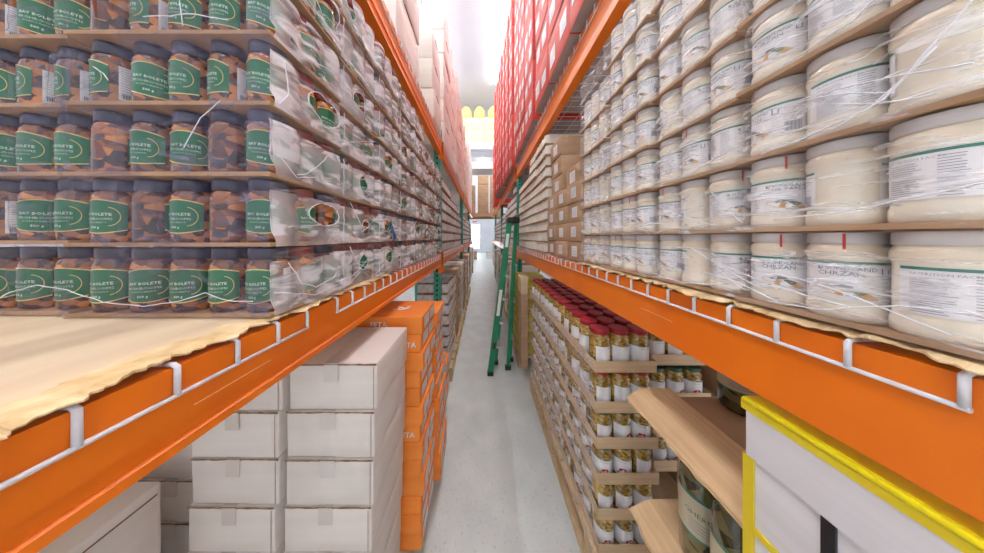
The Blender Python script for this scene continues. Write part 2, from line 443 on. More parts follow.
# ------------------------------------------------------------------ jars
def cyl(r): return lambda u,v,w=0: (r*math.sin(u/r), -r*math.cos(u/r), v)
def patch(m, R, u0,u1,v0,v1, mt, nu=None): 
    nu=nu or max(1,int(abs(u1-u0)/.006)); f=cyl(R); m.quadgrid(u0,u1,v0,v1,nu,1,f,mt)
def blob(m, R, cu, cv, ru, rv, ang, mt, n=12, wob=0, seed=0):
    rd=random.Random(seed); f=cyl(R); b=len(m.v); c,s=math.cos(ang),math.sin(ang)
    for k in range(n):
        a=2*PI*k/n; q=1+wob*(rd.random()-.5); x=ru*q*math.cos(a); y=rv*q*math.sin(a)
        m.v.append(tuple(f(cu+x*c-y*s, cv+x*s+y*c)))
    m.face([b+k for k in range(n)], mt)
def ctext(m, R, txt, size, u, v, mt, align='LEFT', bold=0):
    f=cyl(R); m.add(textmesh(txt,size,align,bold), lambda x,y,z:f(u+x,v+y), mt)
def tlines(m, R, u0, u1, v1, v0, n, mt, seed=1, h=.0009):
    rd=random.Random(seed)
    for k in range(n):
        v=v1-(v1-v0)*k/max(1,n-1); e=u1-(u1-u0)*.35*rd.random()
        patch(m,R,u0,e,v-h/2,v+h/2,mt)

# mushroom jar: r .036, height H1
PIT1=.141; TR=.006; H1=PIT1-TR-.0015
def mush_jar():
    r=.0328; h=H1
    g=M().lathe([(r*.86,0,MUSH),(r*.97,.003,MUSH),(r,.009,MUSH),(r,h*.68,MUSH),(r*.985,h*.73,MUSH),(r*.93,h*.78,MUSH),(r*.86,h*.80,MUSH),(r*.86,h*.83,MUSH)],26)
    out=[]
    for var,lm in ((0,LIDBLUE),(1,LIDBROWN)):
        l=M().lathe([(r*.90,h*.81,lm),(r*.925,h*.815,lm),(r*.925,h*.965,lm),(r*.90,h*.985,lm),(r*.82,h*.985,lm),(r*.80,h*.975,lm)],26)
        out.append(l.mesh('lid'))
    gm=g.mesh('glass_body')
    def lab(v):
        m=M(); R=r+.0005; f=cyl(R); z0=h*.20; z1=h*.62; W=.068
        def lens(u): return .007*math.cos(PI*u/ W)   # edges curve outwards in the middle
        nu=18
        def body(u,vv): 
            e=lens(u); return f(u, (z0-e)+(z1-z0+2*e)*vv)
        m.quadgrid(-W/2,W/2,0,1,nu,1,body,GREENLAB)
        R2=R+.0004; f2=cyl(R2)
        for top in (0,1):
            m.quadgrid(-W/2,W/2,0,1,nu,1,lambda u,vv,top=top:f2(u,((z1+lens(u)-.0022) if top else (z0-lens(u)))+.0022*vv),GOLD)
        R3=R+.0006
        ctext(m,R3,'BAY BOLETE',.0078,-.004,z0+.030,LABTEXT,'CENTER',.0002)
        ctext(m,R3,'MUSHROOMS',.0074,-.004,z0+.0205,LABTEXT,'CENTER')
        ctext(m,R3,'BOLETUS BADIUS',.0042,-.004,z0+.0145,LABTEXT,'CENTER')
        ctext(m,R3,'500 g',.0062,-.004,z0+.004,LABTEXT,'CENTER',.0002)
        # gold crescent at the right of the label
        c0=.0185; n=18; b=len(m.v); f3=cyl(R3)
        for k in range(n+1):
            a=-PI*.47+PI*.94*k/n
            for rr in (.0185,.0198): m.v.append(tuple(f3(c0-.010+rr*.75*math.cos(a)+.004,(z0+z1)/2+rr*math.sin(a))))
        for k in range(n): m.face([b+2*k,b+2*k+1,b+2*k+3,b+2*k+2],GOLD)
        if v:  # a white ingredients panel further round
            patch(m,R+.0003,.045,.072,z0-.01,z1+.004,WHITE)
            tlines(m,R+.0008,.048,.070,z1,z0,12,INKGREY,3)
            for k in range(9): patch(m,R+.0008,.050+k*.0016,.0508+k*.0016,z0-.006,z0+.004,INK,1)
        return m.mesh('label')
    proto('mush',[('glass_body',gm),('lid',out[0]),('label',lab(1))])
    proto('mush_brown',[('glass_body',gm),('lid',out[1]),('label',lab(1))])
mush_jar()

# horseradish jar
PIT2=.135; H2=PIT2-TR-.0015; R2J=.0325
def horse_jar():
    r=R2J; h=H2
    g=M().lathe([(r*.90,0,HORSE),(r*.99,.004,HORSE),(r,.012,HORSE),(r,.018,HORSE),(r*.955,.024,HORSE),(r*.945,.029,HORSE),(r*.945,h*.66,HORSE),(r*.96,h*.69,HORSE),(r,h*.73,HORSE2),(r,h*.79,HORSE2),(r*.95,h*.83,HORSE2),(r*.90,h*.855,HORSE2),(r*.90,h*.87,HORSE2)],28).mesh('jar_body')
    l=M().lathe([(r*.93,h*.86,LIDWHITE),(r*.965,h*.87,LIDWHITE),(r*.965,h*.975,LIDWHITE),(r*.95,h*.99,LIDWHITE),(r*.86,h*.99,LIDWHITE),(r*.84,h*.98,LIDWHITE)],28).mesh('lid')
    t=M(); patch(t,r*.985,-.0012,.0012,h*.80,h*.975,REDPIC,2); tab=t.mesh('seal_tab')
    R=r*.945+.0007; z0=.029; z1=h*.665
    m=M(); A=1.0
    W0,W1=-.085,.062
    patch(m,R,W0,W1,z0,z1,WHITE,40)
    patch(m,R+.0004,W0,W1,z1-.0035,z1,TEALBAND,40)
    RR=R+.0005
    # front panel
    blob(m,RR,-.019,z1-.0105,.0024,.0024,0,INK,12); blob(m,RR+.0002,-.0184,z1-.0101,.0013,.0013,0,WHITE,10)
    ctext(m,RR,'SUNDLAND',.0072,-.0145,z1-.0128,INKGREY,'LEFT',.0001)
    ctext(m,RR,'CHRZAN',.0088,-.0215,z1-.0205,INKGREY,'LEFT',.0001)
    ctext(m,RR,'HORSERADISH',.0038,.0065,z1-.0198,INKLIGHT)
    blob(m,RR,-.007,z0+.0125,.0145,.0052,-.28,ROOT,14,.25,1)
    blob(m,RR+.0002,.003,z0+.0095,.0042,.0050,0,WHITE,10)
    blob(m,RR,.016,z0+.0085,.0080,.0042,-.5,ROOT,12,.25,2)
    blob(m,RR+.0003,.009,z0+.0135,.0078,.0034,-.3,LEAFPIC,9,.5,3)
    blob(m,RR+.0001,-.003,z0+.0195,.0105,.0024,.15,GREYLEAF,9,.6,4)
    blob(m,RR+.0001,-.001,z0+.0195,.0025,.0028,.9,GREYLEAF,9,.7,5)
    blob(m,RR,.014,z0+.006,.008,.0016,.1,INKLIGHT,9,.5,6)
    # side panel: blue logo and barcode
    patch(m,RR,.027,.0282,z1-.018,z1-.008,INKBLUE); patch(m,RR,.027,.034,z1-.0185,z1-.0172,INKBLUE); patch(m,RR,.0332,.0344,z1-.018,z1-.010,INKBLUE)
    tlines(m,RR,.027,.036,z1-.022,z0+.003,7,INKLIGHT,8)
    for k in range(14): patch(m,RR,.040+k*.0013,.0406+k*.0013+(.0004 if k%3 else 0),z0+.004,z0+.02,INKGREY,1)
    tlines(m,RR,.039,.058,z1-.008,z0+.024,6,INKLIGHT,9)
    # back panel: nutrition table in two columns
    ctext(m,RR,'NUTRITION FACTS',.0042,-.078,z1-.0095,INKGREY)
    tlines(m,RR,-.078,-.052,z1-.013,z0+.003,16,INKGREY,10,.0008)
    tlines(m,RR,-.046,-.030,z1-.008,z0+.003,15,INKGREY,11,.0008)
    lm=m.mesh('label')
    proto('horse',[('jar_body',g),('lid',l),('label',lm)]); proto('horse_tab',[('jar_body',g),('lid',l),('label',lm),('seal_tab',tab)])
horse_jar()

# pickle jars (tall with red lid, shorter with green lid)
def pickle_jar(key, r, h, lidm, art):
    g=M().lathe([(r*.88,0,PICKLE),(r,.006,PICKLE),(r,h*.72,PICKLE),(r*.97,h*.78,PICKLE),(r*.88,h*.83,PICKLE),(r*.84,h*.86,PICKLE),(r*.84,h*.89,PICKLE)],22).mesh('glass_body')
    l=M().lathe([(r*.88,h*.88,lidm),(r*.93,h*.885,lidm),(r*.93,h*.985,lidm),(r*.90,h,lidm),(r*.82,h*.992,lidm)],22).mesh('lid')
    m=M(); R=r+.0006; z0=h*.12; z1=h*.60; W=.115
    patch(m,R,-W/2,W/2,z0,z1,WHITE,26); patch(m,R+.0004,-W/2,W/2,z1-.0016,z1,TEALBAND,26)
    RR=R+.0006
    tlines(m,RR,-.050,-.022,z1-.008,z0+.008,12,INKLIGHT,4)
    ctext(m,RR,'SUNDLAND',.0065,-.012,z1-.012,INKGREY)
    if art:
        blob(m,RR,.008,z0+.024,.014,.011,.3,REDPIC,12,.3,2); blob(m,RR+.0002,.0,z0+.017,.008,.005,.2,WHITE,10,.4,3); blob(m,RR+.0001,-.008,z0+.014,.007,.003,.5,LEAFPIC,8,.5,4)
    else:
        blob(m,RR,.004,z0+.016,.013,.006,.2,ROOT,12,.4,2); blob(m,RR+.0002,.012,z0+.012,.006,.004,.2,LEAFPIC,10,.4,3)
    tlines(m,RR,.03,.052,z1-.008,z0+.008,9,INKLIGHT,5)
    proto(key,[('glass_body',g),('lid',l),('label',m.mesh('label'))])
HP=.172; HQ=.150
pickle_jar('pickle_red',.043,HP,LIDRED,False)
pickle_jar('pickle_green',.043,HQ,LIDGREEN,True)

# cardboard tray (slab with a low rim)
_tm={}
def tray_mesh(w, l, rim, t=TR, mt=CARD, warp=.0):
    k=(round(w,4),round(l,4),rim,mt.name,warp)
    if k in _tm: return _tm[k]
    m=M()
    m.box((0,0,0),(w,l,t-.001),mt)
    if rim:
        q=.0022
        m.box((0,0,t-.001),(w,q,rim),mt).box((0,l-q,t-.001),(w,l,rim),mt).box((0,q,t-.001),(q,l-q,rim),mt).box((w-q,q,t-.001),(w,l-q,rim),mt)
    _tm[k]=m.mesh('cardboard_tray'); return _tm[k]
def tray(x, y, z, w, l, rim, label, group, mt=CARD):
    o=bpy.data.objects.new('cardboard_tray', tray_mesh(w,l,rim,mt=mt)); COL.objects.link(o); o.location=(x,y,z)
    return tag(o,label,'tray',group)

# ---- left pallet of mushroom jars
BZ=L(BL[0])+DT-.012+.012      # stock base on the deck
LB=L(-.160)
# plywood/board over the deck in the foreground
def torn_edge_board(name, sgn, X, y0, y1, inner, z, th, mt, emt, amp, seed, label, cat, over=.0, dr=.0035):
    """flat board whose aisle edge is torn and frayed"""
    m=M(); n=int((y1-y0)/.003); top=[];
    rd=random.Random(seed)
    b=0
    def edge(y): return amp*noise.noise(Vector((y*9,seed,0)))+amp*.9*noise.noise(Vector((y*40,seed,3)))+amp*.7*noise.noise(Vector((y*110,seed,5)))
    V=m.v
    for i in range(n+1):
        y=y0+(y1-y0)*i/n; e=edge(y)
        x=sgn*(X-over+ -e)
        dz=dr*(noise.noise(Vector((y*14,seed+9,0)))+.9*noise.noise(Vector((y*60,seed+9,3)))-.35)
        V += [(sgn*inner,y,z+th),(x+sgn*.05,y,z+th),(x+sgn*.012,y,z+th+dz*.3),(x,y,z+th*.8+dz),(x,y,z+dz*.7),(x+sgn*.012,y,z),(sgn*inner,y,z)]
    K=7
    for i in range(n):
        for k in range(K):
            k2=(k+1)%K; a=i*K
            fm=emt if k in (1,2,3,4) else mt
            idx=[a+k,a+k2,a+K+k2,a+K+k]
            m.face(idx if sgn<0 else idx[::-1],fm,False)
    m.face(list(range(K))[::-1] if sgn<0 else list(range(K)),mt); m.face([n*K+k for k in range(K)],mt)
    return tag(m.build(name),label,cat)
zdeck=L(BL[0])+.0118
torn_edge_board('torn_board',-1,XL,-.12,.90,1.45,zdeck,.004,CARDPALE,CARDTORN,.020,2,'pale tan board with a torn edge lying on the left wire deck','board',.004,.006)
LBASE=zdeck+.0062
zdeckR=L(BR[0])+.0118
torn_edge_board('torn_cardboard_strip',1,XR,.14,1.035,.98,zdeckR,.0045,CARDTORN,CARDTORN,.016,5,'frayed tan cardboard sheet under the white-lidded horseradish jars','cardboard',.008,.011)
RBASE=zdeckR+.0085

SETL=[0,.011,.003,.013,.005,.008,.002,.010]
SETR=[0,.009,.001,.012]
def setback(y, starts, vals):
    v=vals[0]
    for q,a in zip(starts[1:],vals[1:]):
        t=min(1,max(0,(y-q+.012)/.008)); t=t*t*(3-2*t); v=v*(1-t)+a*t
    return v
def lrow(k): return LBASE+k*PIT1
TL0=zl(212); TLEN=.2085; JP=.0805; SP=.0682
pos_word=['nearest jar','middle jar','farthest jar']
def left_tray_jars():
    # front tray column: five jars across the face, then the aisle side
    for k in range(7):
        z=lrow(k); jx=0; jy=0
        for t in range(8):
            rows = 7 if t<5 else 6
            if k>=rows: continue
            y0=TL0+t*TLEN+(.004 if t>=5 else 0); w=.41
            x1=-XL-.002-SETL[t]-(random.uniform(0,.003) if t else 0)
            if t>=5: x1-=.004
            if not seen(x1,y0+TLEN,z): continue
            gl='%s row up'%ORD[k]
            tray(x1-w,y0+.001,z,w,TLEN-.007,.008,
                 ('tan cardboard tray at the near corner of the mushroom jar pallet, %s'%gl) if t==0 else
                 'tan tray of mushroom jars, left pallet, %s stack from corner, %s'%(ORD[t],gl),'mushroom jar trays')
            for j in range(3):
                yj=y0+.0358+.0015+j*SP
                xj=x1-.0358-.003+random.uniform(-.001,.001)
                if not seen(xj,yj,z+.07): continue
                far=t>=1
                key='mush' if t==0 and j==0 else random.choice(['mush_brown','mush_brown','mush'])
                if t==0 and j==0: lab='green-labelled mushroom jar at the front corner of the left pallet, %s row up'%ORD[k]
                elif t<5: lab='mushroom jar on aisle side, %s stack from the corner, %s row up, %s'%(ORD[t],ORD[k],pos_word[j])
                else: lab='mushroom jar in lower stacks by teal post, %s stack back, %s row up, %s'%(ORD[t-5],ORD[k],pos_word[j])
                rz=random.choice([PI/2+.3,PI/2-.5,PI/2+.9,PI/2]) if not (t==0 and j==0) else .35
                inst('mushroom_jar',key,(xj,yj,z+TR),rz+random.uniform(-.3,.3),lab,'jar','mushroom jars on the left pallet')
            if t==0:
                for j in range(1,5):
                    xj=x1-.0385-j*JP; yj=y0+.0358+.004+random.uniform(-.001,.002)
                    n_left=6-j
                    inst('mushroom_jar','mush',(xj,yj,z+TR),random.choice([.2,.5,-.3,.1,2.2])+random.uniform(-.2,.2),
                         'green-labelled mushroom jar, pallet front, %s to the left of the corner jar, %s row up'%(ORD[j-1],ORD[k]),'jar','mushroom jars on the left pallet')
                    # the jar standing behind it, glimpsed between necks
                    if j<5: inst('mushroom_jar','mush',(xj,yj+.0745,z+TR),1.0,'mushroom jar behind the %s jar left of the corner, %s row up'%(ORD[j-1],ORD[k]),'jar','mushroom jars in the second rank')
        # second front column further left, set back a little
        y0=TL0+.014; x1=-XL-.43; w=.41
        zz=z+(.004 if k else 0)
        if seen(x1,y0,z,110):
            tray(x1-w,y0,zz,w,TLEN,.008,'tan cardboard tray at the far left edge, %s tray row up'%ORD[k],'mushroom jar trays')
            for j in range(3):
                xj=x1-.039-j*JP
                if not seen(xj,y0,z): continue
                inst('mushroom_jar','mush',(xj,y0+.042,zz+TR),random.choice([.4,.1,-.5,.8]),'mushroom jar in the left edge column, %s from its right, %s row up'%(ORD[j],ORD[k]),'jar','mushroom jars on the left pallet')
left_tray_jars()

# film over the left pallet
def film_side(name, sgn, X, ya, yb, z0, z1, pitch, tr, sp, r, phase, mt, label, holes=(), step=.006, amp=.0035, off=.003, seed=1, group=None, rope=True, topwave=0, bounds=(), sb=None):
    m=M(); ny=int((yb-ya)/step); nz=int((z1-z0)/step)
    def X_at(y,z):
        u=(y-ya-phase)%sp; d=min(abs(u-sp/2),r*.86); b=r-math.sqrt(max(0,r*r-d*d))
        h=((z-z0)%pitch)/pitch
        kz=0 if h<.10 else min(1,(h-.10)/.12)
        if h>.86: kz*=max(0,(1-h)/.14)
        neck=.0 if h<.78 else (h-.78)/.2*(.010) if h<.98 else 0
        sag=.65
        w=amp*noise.noise(Vector((y*16,z*30,seed)))+amp*.6*noise.noise(Vector((y*30+z*40,z*50-y*20,seed+4)))
        gp=max([0]+[math.exp(-((y-q)/.009)**2) for q in bounds])*.016*kz
        s0=sb(y) if sb else 0
        return X-s0+off+amp*.9-(b*sag+neck)*kz*.9-gp+w
    ok={}
    b=0
    for j in range(nz+1):
        for i in range(ny+1):
            y=ya+(yb-ya)*i/ny; z=z0+(z1-z0)*j/nz
            x=X_at(y,z)
            m.v.append((-sgn*0+sgn*(2*X-x),y,z))
    # note: towards the aisle is smaller |x|
    def inhole(y,z):
        for (hy,hz,ry,rz) in holes:
            if ((y-hy)/ry)**2+((z-hz)/rz)**2<1: return True
        if topwave:
            e=z1-topwave*(.5+.5*math.sin(y*2*PI/sp*.5+seed))-topwave*.6*noise.noise(Vector((y*20,seed,1)))
            if z>e: return True
        return False
    for j in range(nz):
        for i in range(ny):
            y=ya+(yb-ya)*(i+.5)/ny; z=z0+(z1-z0)*(j+.5)/nz
            if inhole(y,z): continue
            hh=((z-z0)%pitch)/pitch
            a=j*(ny+1)+i; m.face([a,a+1,a+ny+2,a+ny+1] if sgn>0 else [a+ny+1,a+ny+2,a+1,a],FILMCLEAR if (hh>.79+.07*noise.noise(Vector((y*12,z*3,seed))) and hh<.985) else mt,True)
    o=m.build('film_side') if name is None else m.build(name)
    tag(o,label,'plastic wrap',group)
    if rope and holes:
        for (hy,hz,ry,rz) in holes:
            q=M(); pts=[]
            for k in range(25):
                a=2*PI*k/24; y=hy+ry*math.cos(a); z=hz+rz*math.sin(a)
                pts.append((sgn*(2*X-X_at(y,z)),y,z))
            q.tube(pts,.0012,FILMROLL,5).build('hole_rim',o)
    return o
def ropes(o, sgn, X, lst):
    for pts in lst:
        q=M(); P=[]
        for i in range(len(pts)-1):
            for k in range(6):
                t=k/6; y=pts[i][0]*(1-t)+pts[i+1][0]*t; z=pts[i][1]*(1-t)+pts[i+1][1]*t
                P.append((sgn*(X-.008+.0015*noise.noise(Vector((y*40,z*40,0)))),y+.002*noise.noise(Vector((y*60,z*10,4))),z+.004*noise.noise(Vector((y*30,z*30,7)))))
        q.tube(P,.0011,FILMROLL,5).build('film_strand',o)
T0=TL0
def strands(o, sgn, X, ya, yb, z0, n, rows, pitch, seed, r=.0006):
    rd=random.Random(seed)
    for _ in range(n):
        k=rd.randrange(rows); y=ya+(yb-ya)*rd.random(); z=z0+pitch*(k+.06+.2*rd.random()); ln=.05+.12*rd.random(); up=pitch*(.2+.5*rd.random())*rd.choice([1,1,-.15])
        P=[]; c=rd.uniform(-.01,.02)
        for q in range(9):
            t=q/8; P.append((sgn*(X-.0075-.001*math.sin(q)),min(yb,y+ln*t),min(z+up*t*t+c*math.sin(PI*t),z0+pitch*(k+.76))+.0015*noise.noise(Vector((q*.7,y*50,seed)))))
        M().tube(P,r*(1+rd.random()),FILMROLL,4).build('film_strand',o)
holes=[(T0+.135,LBASE+1*PIT1+.078,.048,.030),(T0+.135,LBASE+3*PIT1+.072,.05,.036),(T0+TLEN+.12,LBASE+.07,.03,.030),(T0+TLEN+.13,LBASE+PIT1+.065,.024,.018),
       (T0+2*TLEN+.07,LBASE+PIT1+.07,.035,.026),(T0+2*TLEN+.1,LBASE+.07,.03,.026),(T0+.15,LBASE+5*PIT1+.07,.05,.04),(T0+TLEN+.1,LBASE+4*PIT1+.07,.03,.03),(T0+2*TLEN+.1,LBASE+3*PIT1+.075,.04,.03),
       (T0+TLEN+.05,LBASE+6*PIT1+.07,.03,.035),(T0+3*TLEN+.1,LBASE+2*PIT1+.07,.04,.03),(T0+3*TLEN+.1,LBASE+4*PIT1+.07,.04,.03),(T0+TLEN+.12,LBASE+2*PIT1+.07,.03,.028),(T0+4*TLEN+.1,LBASE+1*PIT1+.07,.04,.03)]
fs=film_side('stretch_wrap',-1,XL,T0+.004,T0+5*TLEN,LBASE+.002,LBASE+7*PIT1-.01,PIT1,TR,SP,.036,.002,FILMSIDE,'creased stretch wrap with white glare in its colour over the aisle side of the mushroom jar pallet',holes,seed=3,topwave=.02,bounds=[T0+k*TLEN-.004 for k in range(1,5)],sb=lambda y:setback(y,[T0+k*TLEN for k in range(5)],SETL))
ropes(fs,-1,XL,[[(T0+.01,LBASE+2.3*PIT1),(T0+.05,LBASE+2.08*PIT1),(T0+.12,LBASE+2.25*PIT1)],[(T0+.01,LBASE+3.05*PIT1),(T0+.03,LBASE+3.3*PIT1),(T0+.02,LBASE+3.8*PIT1)],
   [(T0+.03,LBASE+.75*PIT1),(T0+.06,LBASE+.4*PIT1),(T0+.1,LBASE+.25*PIT1),(T0+.16,LBASE+.35*PIT1),(T0+.2,LBASE+.6*PIT1)],[(T0+.0,LBASE+.35*PIT1),(T0+.1,LBASE+.12*PIT1),(T0+.2,LBASE+.2*PIT1)],
   [(T0+TLEN+.02,LBASE+1.9*PIT1),(T0+TLEN+.08,LBASE+1.4*PIT1),(T0+TLEN+.19,LBASE+1.3*PIT1)],[(T0+TLEN+.02,LBASE+.9*PIT1),(T0+TLEN+.06,LBASE+.5*PIT1),(T0+TLEN+.18,LBASE+.2*PIT1)]])
def seams(o, sgn, X, ys, z0, rows, pitch, r=.0011):
    for y in ys:
        for k in range(rows):
            P=[(sgn*(X-.0065),y-.006+.003*noise.noise(Vector((y*9,k,q))),z0+pitch*(k+.02+.095*q)) for q in range(9)]
            M().tube(P,r,FILMROLL,4).build('film_strand',o)
seams(fs,-1,XL,[T0+k*TLEN for k in range(1,5)],LBASE,6,PIT1)
strands(fs,-1,XL,T0+.01,T0+3*TLEN,LBASE,34,7,PIT1,5)
film_side('stretch_wrap',-1,XL+.004,T0+5*TLEN+.006,T0+8*TLEN,LBASE+.002,LBASE+6*PIT1-.01,PIT1,TR,SP,.036,.002,FILMSIDE,'stretch wrap with white glare in its colour over the lower jar stacks beside the left teal post',
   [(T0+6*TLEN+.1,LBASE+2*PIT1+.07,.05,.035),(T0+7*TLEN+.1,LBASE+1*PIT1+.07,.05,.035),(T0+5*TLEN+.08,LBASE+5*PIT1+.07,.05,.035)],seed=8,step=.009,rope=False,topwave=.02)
# front film (faces the camera)
def film_front():
    m=M(); x0,x1=-1.10,-XL-.001; z0=LBASE+.002; z1=LBASE+5.6*PIT1; st=.006
    nx=int((x1-x0)/st); nz=int((z1-z0)/st); Y=T0
    for j in range(nz+1):
        for i in range(nx+1):
            x=x0+(x1-x0)*i/nx; z=z0+(z1-z0)*j/nz
            h=((z-z0)%PIT1)/PIT1; kz=min(1,max(0,(h-.06)/.1))*min(1,max(0,(1.0-h)/.12))
            u=(-x-XL-.002)%JP; d=min(abs(u-JP/2),.03); b=.036-math.sqrt(.036**2-d*d)
            back=.012 if x<-XL-.42 else 0
            y=Y-.0045+back+(b*.6)*kz+.0025*noise.noise(Vector((x*14,z*26,2)))+.0018*noise.noise(Vector((x*40+z*30,z*50,5)))
            m.v.append((x,y,z))
    for j in range(nz):
        for i in range(nx):
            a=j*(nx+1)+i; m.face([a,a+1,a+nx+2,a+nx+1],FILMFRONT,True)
    o=tag(m.build('stretch_wrap'),'clear stretch wrap with bluish shade in its tint over the front of the mushroom jar pallet','plastic wrap')
    def px(x,y): return ((x-VX)*T0/F, H-(y-VY)*T0/F)
    for pts in ([(0,302),(20,291),(45,284),(75,289),(110,301),(150,305),(185,300),(210,292),(235,300),(262,300)],[(150,21),(200,18),(240,26)],[(185,1),(190,36)],[(190,150),(205,120),(230,100)],[(100,70),(110,76),(117,85)]):
        P=[]
        for i in range(len(pts)-1):
            for k in range(6):
                t=k/6; a=px(pts[i][0]*(1-t)+pts[i+1][0]*t,pts[i][1]*(1-t)+pts[i+1][1]*t)
                P.append((a[0],T0-.0075+.001*math.sin(a[0]*90),a[1]+.0012*noise.noise(Vector((a[0]*60,0,0)))))
        M().tube(P,.0008,FILMROLL,5).build('film_strand',o)
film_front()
# blue tape tail on the film
bt=M(); yy=zl(92)
for (a,b) in (((-.02,.08),(.03,.0)),((.0,.04),(.045,.005)),((-.015,.055),(.02,-.01))):
    bt.tube([(-XL+.012,yy+a[0],L(-.01)+a[1]),(-XL+.012,yy+(a[0]+b[0])/2+.004,L(-.01)+(a[1]+b[1])/2),(-XL+.010,yy+b[0],L(-.01)+b[1])],.0028,BLUETAPE,6)
tag(bt.build('blue_tape'),'torn blue tape hanging on the film of the mushroom jar pallet','tape')

# ---- right horseradish jars
TRS=[(.1965,3),(zr(265)+.024,3),(zr(171)+.026,3),(zr(122.5)+.022,3)]
RSP=.0668
def right_jars():
    for t,(y0,n) in enumerate(TRS):
        rows=7 if t<3 else 6
        for k in range(rows):
            z=RBASE+k*PIT2; jy=random.uniform(-.004,.004) if k else 0; jx=SETR[t]+random.uniform(0,.002)
            l=n*RSP+.006
            yy=y0+jy*.5
            if not seen(XR,yy+l,z,160): continue
            tray(XR+jx,yy,z,.28,l,.008,'tan tray of horseradish jars, %s stack away along right rack, %s row up'%(ORD[t],ORD[k]),'horseradish jar trays')
            for j in range(n):
                yj=yy+.003+R2J+.001+j*RSP; xj=XR+jx+R2J+.0035
                if not seen(xj,yj,z+.06,120): continue
                lab='white-lidded horseradish jar, %s stack away along right rack, %s row up, %s'%(ORD[t],ORD[k],pos_word[j])
                ch=random.random()
                # label panels face -y at rz 0; the aisle side is -x => rz=-pi/2
                rz=-PI/2+random.choice([0,0,.2,-.25,.5,1.6,-1.9,1.3,2.6])
                if t==0 and k==0: rz=(.61,-1.12,-.95)[j]
                if t==0 and k==1: rz=(.1,-3.85,-.78)[j]
                if t==0 and k==2: rz=(-4.2,.6,-2.1)[j]
                rz+=random.uniform(-.1,.1)*(t>0)
                inst('horseradish_jar','horse_tab' if ch<.4 else 'horse',(xj,yj,z+TR),rz,lab,'jar','horseradish jars')
                # jar behind it, seen in the gaps
                if k<5 and j<n and t<3 : 
                    inst('horseradish_jar','horse',(xj+2*R2J+.002,yj,z+TR),rz+1,'horseradish jar in second rank, %s stack away, %s row up, %s'%(ORD[t],ORD[k],pos_word[j]),'jar','horseradish jars in the second rank')
right_jars()
fr_=film_side('stretch_wrap',1,XR,.19,zr(98)+.02,RBASE+.001,RBASE+7*PIT2-.012,PIT2,TR,RSP,R2J,.0125,FILMR,'clear creased stretch wrap over the horseradish jars',[],bounds=[t_[0]-.006 for t_ in TRS[1:]],sb=lambda y:setback(y,[t_[0] for t_ in TRS],SETR),seed=12,step=.0055,amp=.003,off=.0035)
ropes(fr_,1,XR,[[(.195,RBASE+.35*PIT2),(.24,RBASE+.32*PIT2),(.30,RBASE+.12*PIT2),(.36,RBASE+.10*PIT2)],[(.19,RBASE+1.35*PIT2),(.27,RBASE+1.22*PIT2),(.36,RBASE+1.12*PIT2)],[(.20,RBASE+2.8*PIT2),(.25,RBASE+2.2*PIT2),(.30,RBASE+2.02*PIT2)],
  [(.22,RBASE+2.5*PIT2),(.26,RBASE+2.15*PIT2),(.38,RBASE+2.0*PIT2)],[(.20,RBASE+3.6*PIT2),(.27,RBASE+3.1*PIT2),(.36,RBASE+3.02*PIT2)],[(.42,RBASE+2.2*PIT2),(.5,RBASE+2.05*PIT2),(.6,RBASE+2.1*PIT2)],[(.42,RBASE+.2*PIT2),(.5,RBASE+.08*PIT2),(.6,RBASE+.15*PIT2)]])

strands(fr_,1,XR,.19,zr(150),RBASE,26,6,PIT2,9)
# ------------------------------------------------------------------ cartons
def carton_mesh(w,d,h,mt,seed=0,bottom=None,bulge=.003,warp=.003,r=.004,n=3):
    return M().rbox((0,0,0),(w,d,h),mt,r,bulge,n,bottom,seed,warp).mesh('box_body')
def seam_mesh(w,d,h,side,seed=0,mt=SEAM):
    """dark ragged gap line between the flaps near the top of the front face and down one corner"""
    m=M(); rd=random.Random(seed); n=20; b=len(m.v); z=h-.003
    for i in range(n+1):
        x=w*i/n; q=.0018*rd.random()
        m.v += [(x,-.0028,z-q*1.3-.0014),(x,-.0028,z+.0012+.0022*rd.random())]
    for i in range(n): m.face([b+2*i,b+2*i+2,b+2*i+3,b+2*i+1],mt)
    return m.mesh('flap_seam')
